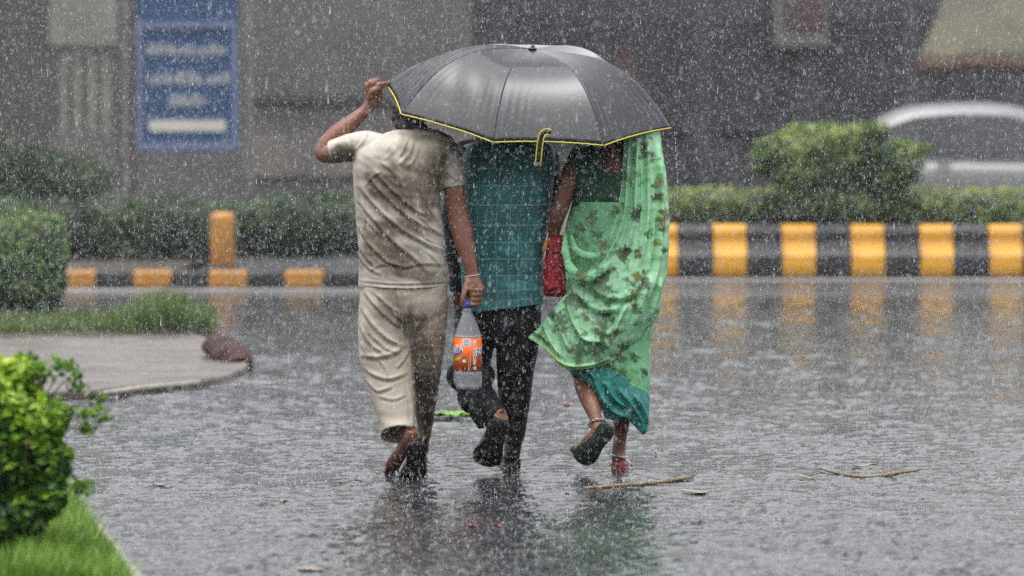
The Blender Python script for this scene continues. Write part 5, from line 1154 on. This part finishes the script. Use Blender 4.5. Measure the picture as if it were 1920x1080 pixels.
def scrap(name, label, cat, px, py, w_, l_, rot, m, lift=.012, grp=None):
    g = G(px, py); n = 8; V = []
    for i in range(n + 1):
        u = i / n; hw = w_ / 2 * math.sin(math.pi * min(1, .08 + u * .9)) ** .7
        for j in (-1, 0, 1): V.append((l_ * (u - .5), j * hw, lift * (.35 + .65 * math.sin(u * 3.0 + px) ** 2) + (.004 if j else 0)))
    R = np.array(Matrix.Rotation(rot, 3, 'Z')); V = np.array(V) @ R.T + np.array([g[0], g[1], .008])
    o = build(name, [(V, grid_faces(n + 1, 3, False))], m, None); s_ = o.modifiers.new('t', 'SOLIDIFY'); s_.thickness = .002
    return tag(o, label, cat, grp)
TAN = mat('sodden_tan_leaf', (.34, .28, .20), (.20, .16, .11), scale=40, rough=.4); REDL = mat('sodden_red_leaf', (.22, .05, .035), (.15, .04, .03), scale=40, rough=.4)
GRN = mat('fresh_green_leaf', (.12, .28, .03), (.18, .34, .05), scale=30, rough=.4); DRK = mat('dark_wet_leaf', (.03, .022, .018), (.05, .035, .025), scale=30, rough=.4); PNK = mat('pink_petal', (.5, .2, .2), (.42, .18, .18), scale=30, rough=.5)
for a in (('flat_husk', 'flat pale husk lying in front of the broken cane behind the woman', 'husk', 1305, 930, .11, .13, .1, TAN, .014),
          ('dark_leaf', 'thin dark wet leaf left of the feet of the left man', 'leaf', 656, 913, .05, .10, .1, DRK, .02),
          ('red_leaf', 'small red leaf nearest below the feet of the middle man', 'leaf', 931, 997, .06, .04, .3, REDL, .02),
          ('brown_leaf', 'small brown leaf beside the red leaf, left of it', 'leaf', 884, 997, .05, .045, .9, REDL, .015),
          ('tan_leaf', 'pale leaf flat on the road at the bottom edge, left of centre', 'leaf', 582, 1075, .09, .10, .0, TAN, .008),
          ('tan_leaf', 'pale leaf on the road between the near bush and the left man', 'leaf', 300, 915, .06, .06, .1, TAN, .008),
          ('tan_leaf', 'small tan leaf on the road below the dark wet leaf', 'leaf', 535, 946, .05, .05, .6, TAN, .008),
          ('tan_leaf', 'pale strip of leaf just beyond the thin cane at the right', 'leaf', 1620, 881, .05, .11, .1, TAN, .015),
          ('tan_leaf', 'pale leaf left of the thin cane at the right', 'leaf', 1512, 903, .06, .07, .0, TAN, .012),
          ('pink_petal', 'pink petal on the road left of the lifted foot of the woman', 'petal', 1066, 764, .10, .05, .1, PNK, .014),
          ('tan_leaf', 'tiny yellow leaf right of the planted foot of the woman', 'leaf', 1230, 857, .05, .02, .2, TAN, .015)):
    scrap(*a)
e = empty('green_sprig', (*G(845, 788)[:2], .006)); tag(e, 'fresh green sprig on the road between the left and middle man', 'sprig')
build('stem', [tube([(*G(808, 789)[:2], .012, .003), (*G(845, 788)[:2], .016, .003), (*G(890, 786)[:2], .012, .002)], 6, 4)], GRN, e)
for k in range(9):
    o = scrap('leaf', None, None, 812 + k * 9, 787.5 + (k % 3), .10, .07, k * 1.3, GRN, .035); o.parent = e; o.matrix_parent_inverse = Matrix.Translation(e.location).inverted()

# ================================================================== rain-beaten water lying on the road
rg = np.random.RandomState(11)
ys = [-5.6]
while ys[-1] < 17: ys.append(ys[-1] + .017 * ((ys[-1] + 20) / 16) ** 1.6)
ys = np.array(ys); nx = 360; us = np.linspace(-1, 1, nx)
X = us[None, :] * (1000 / F * (ys + 20))[:, None]; Yg = np.repeat(ys[:, None], nx, 1) + .008 * np.sin(us * 37)[None, :]
Hh = np.zeros_like(X)
for _ in range(70):
    lam = rg.uniform(.045, .18); a = rg.uniform(0, 6.283); k = 2 * math.pi / lam
    Hh += .00026 * (lam / .10) * np.sin(k * (X * math.cos(a) + Yg * math.sin(a)) + rg.uniform(0, 6.283))
# calmer and rougher patches, and rings where drops have just struck
calm = .72 + .25 * np.sin(X * 1.7 + 1.3 * np.sin(Yg * .9)) * np.sin(Yg * 1.3 + X * .8 + 2) + .42 * wob(np.stack([X.ravel(), Yg.ravel(), 0 * X.ravel()], 1) * np.array([1.0, .8, 1]), 11, 31, 14).reshape(X.shape)
Hh *= np.clip(calm, .12, 1.4)
for _ in range(4500):
    j = int(len(ys) * rg.rand()); cy = ys[j]; cx = rg.uniform(-1, 1) * 1000 / F * (cy + 20); R = rg.uniform(.012, .06)
    j0, j1 = np.searchsorted(ys, [cy - R - .04, cy + R + .04]); w_ = 1000 / F * (cy + 20); i0 = max(0, int((cx - R - .04 + w_) / (2 * w_) * nx)); i1 = min(nx, int((cx + R + .04 + w_) / (2 * w_) * nx) + 1)
    if j1 <= j0 or i1 <= i0: continue
    r = np.hypot(X[j0:j1, i0:i1] - cx, Yg[j0:j1, i0:i1] - cy); Hh[j0:j1, i0:i1] += .0045 * rg.uniform(.4, 1.3) * np.cos((r - R) / .010) * np.exp(-((r - R) / .014) ** 2)
V = np.stack([X, Yg, .0105 + Hh], 2).reshape(-1, 3)
keep = ~((X < np.interp(Yg, [-6, -4.6, -3, -1, 0], [-1.55, -1.75, -2.15, -2.6, -9])))
Fq = np.array(grid_faces(len(ys), nx, False)); Fq = Fq[keep.ravel()[Fq].all(1)]
me = bpy.data.meshes.new('m'); me.from_pydata(V.tolist(), [], Fq.tolist()); me.update()
m, nt_, b_ = new_mat('water_on_asphalt')
tc = N(nt_, 'ShaderNodeTexCoord'); n1 = N(nt_, 'ShaderNodeTexNoise', Scale=1.4, Detail=7.0); nt_.links.new(tc.outputs['Object'], n1.inputs['Vector'])
rp = N(nt_, 'ShaderNodeValToRGB'); rp.color_ramp.elements[0].color = (.012, .012, .014, 1); rp.color_ramp.elements[1].color = (.038, .037, .038, 1); rp.color_ramp.elements[0].position = .35; rp.color_ramp.elements[1].position = .65
nt_.links.new(n1.outputs['Fac'], rp.inputs[0]); nt_.links.new(rp.outputs[0], b_.inputs['Base Color'])
b_.inputs['IOR'].default_value = 1.33; b_.inputs['Roughness'].default_value = .08
n2 = N(nt_, 'ShaderNodeTexNoise', Scale=60.0, Detail=2.0); nt_.links.new(tc.outputs['Object'], n2.inputs['Vector']); bp = N(nt_, 'ShaderNodeBump', Strength=.5, Distance=.004); nt_.links.new(n2.outputs['Fac'], bp.inputs['Height']); nt_.links.new(bp.outputs[0], b_.inputs['Normal'])
tag(link('water', me, m), kind='structure')

# ================================================================== rain
m, nt_, b_ = new_mat('rain_water')
b_.inputs['Base Color'].default_value = (.86, .88, .92, 1); b_.inputs['Roughness'].default_value = .15; b_.inputs['IOR'].default_value = 1.33
tl = N(nt_, 'ShaderNodeBsdfTranslucent'); tl.inputs[0].default_value = (.86, .88, .92, 1); mxs = N(nt_, 'ShaderNodeMixShader'); mxs.inputs[0].default_value = .45
nt_.links.new(b_.outputs[0], mxs.inputs[1]); nt_.links.new(tl.outputs[0], mxs.inputs[2]); nt_.links.new(mxs.outputs[0], nt_.nodes['Material Output'].inputs[0])
RAIN = m
def drops(name, label, P, r, ln, cat, tilt=(.06, .0)):
    n = len(P); r = r[:, None]; L = (ln * r[:, 0])[:, None]
    ax = np.array([tilt[0], tilt[1], 1.0]); ax = ax / np.linalg.norm(ax)
    ax = ax + np.random.normal(0, .05, (n, 3)); u = np.tile([1.0, 0, 0], (n, 1)); v = np.tile([0, 1.0, 0], (n, 1))
    V = np.stack([P + ax * L, P + u * r - ax * L * .5, P - u * r * .5 + v * r * .87 - ax * L * .6, P - u * r * .5 - v * r * .87 - ax * L * .4], 1).reshape(-1, 3)
    f = np.arange(n)[:, None] * 4
    Fc = np.vstack([f + q for q in ([0, 1, 2], [0, 2, 3], [0, 3, 1], [3, 2, 1])])
    me = bpy.data.meshes.new('m'); me.from_pydata(V.tolist(), [], Fc.tolist()); me.update()
    return tag(link(name, me, RAIN, None, False), label, cat, kind='stuff')
rg = np.random.RandomState(4)
NR = 260000
d_ = 15.5 + 20 * rg.rand(NR) ** 1.1
hx = 1010 / F * d_; P = np.stack([rg.uniform(-1, 1, NR) * hx, d_ - 20, 1.75 + rg.uniform(-1.0, .32, NR) * (950 / F * d_) * 1.0], 1)
P[:, 2] = 1.75 + (165 - rg.uniform(-60, 1120, NR)) / F * d_
P = P[P[:, 2] > .02]
cxy = np.array([.07, .33]); dry = (np.hypot((P[:, 0] - cxy[0]) / .66, (P[:, 1] - cxy[1]) / .62) < 1.02) & (P[:, 2] < 1.95)
P = P[~dry]; n = len(P)
drops('rain', 'heavy rain falling all across the street', P, rg.lognormal(math.log(.00086), .40, n), rg.lognormal(1.05, .55, n), 'rain')
# splashes where the drops strike the road
NC = 15000; NS = NC * 6
d_ = np.repeat(15.6 + 22 * rg.rand(NC) ** 1.3, 6); cx_ = np.repeat(rg.uniform(-1, 1, NC), 6) * 1000 / F * d_; sz = np.repeat(rg.lognormal(0, .5, NC), 6)
a_ = rg.uniform(0, 6.283, NS); rr = rg.uniform(.2, 1, NS) * .022 * sz
P = np.stack([cx_ + rr * np.cos(a_), d_ - 20 + rr * np.sin(a_), .010 + rr * rg.uniform(.3, 1.6, NS)], 1)
P = P[~((np.hypot((P[:, 0] - .07) / .6, (P[:, 1] - .33) / .55) < 1) & (rg.rand(NS) < .85))]
P = P[~((P[:, 0] < np.interp(P[:, 1], [-5, -3, 0], [-2.1, -2.35, -2.75])) & (P[:, 1] < 0))]
n = len(P); drops('splash', 'rain splashes jumping from the wet road', P, rg.lognormal(math.log(.00115), .4, n), rg.uniform(.8, 2.4, n), 'splash')
# water running off the right tip of the umbrella
T = tips[4]; n = 26; z = np.linspace(0, .30, n) ** 1.0 + rg.uniform(-.004, .004, n)
P = np.stack([T[0] + .012 + .02 * np.sqrt(z / .3) + rg.normal(0, .002, n), T[1] + rg.normal(0, .003, n), T[2] - .01 - z], 1)
drops('drip', 'string of drops running off the right tip of the umbrella', P, rg.uniform(.0022, .0036, n), rg.uniform(1.0, 2.2, n), 'drips')
# spray thrown up round the standing feet
c = np.array([G(955, 884), G(1163, 884), G(772, 902)]); k = rg.randint(0, 3, 240); P = c[k] + np.stack([rg.normal(0, .06, 240), rg.normal(-.03, .05, 240), rg.exponential(.018, 240) + .006], 1)
drops('spray', 'small spray of water around the feet of the walkers', P, rg.uniform(.0015, .0035, 240), rg.uniform(.8, 2, 240), 'spray')

# ================================================================== rain-filled air
m = bpy.data.materials.new('rain_haze'); m.use_nodes = True; nt_ = m.node_tree; nt_.nodes.clear()
vs = N(nt_, 'ShaderNodeVolumePrincipled'); vs.inputs['Density'].default_value = .0004; vs.inputs['Color'].default_value = (.92, .93, .96, 1); vs.inputs['Anisotropy'].default_value = .2
ot = N(nt_, 'ShaderNodeOutputMaterial'); nt_.links.new(vs.outputs[0], ot.inputs['Volume'])
hz = build('haze', [box((0, 20, 5.0), (80, 110, 12.0))], m, None, False); tag(hz, 'thin grey rain haze filling the street', 'haze', kind='stuff')
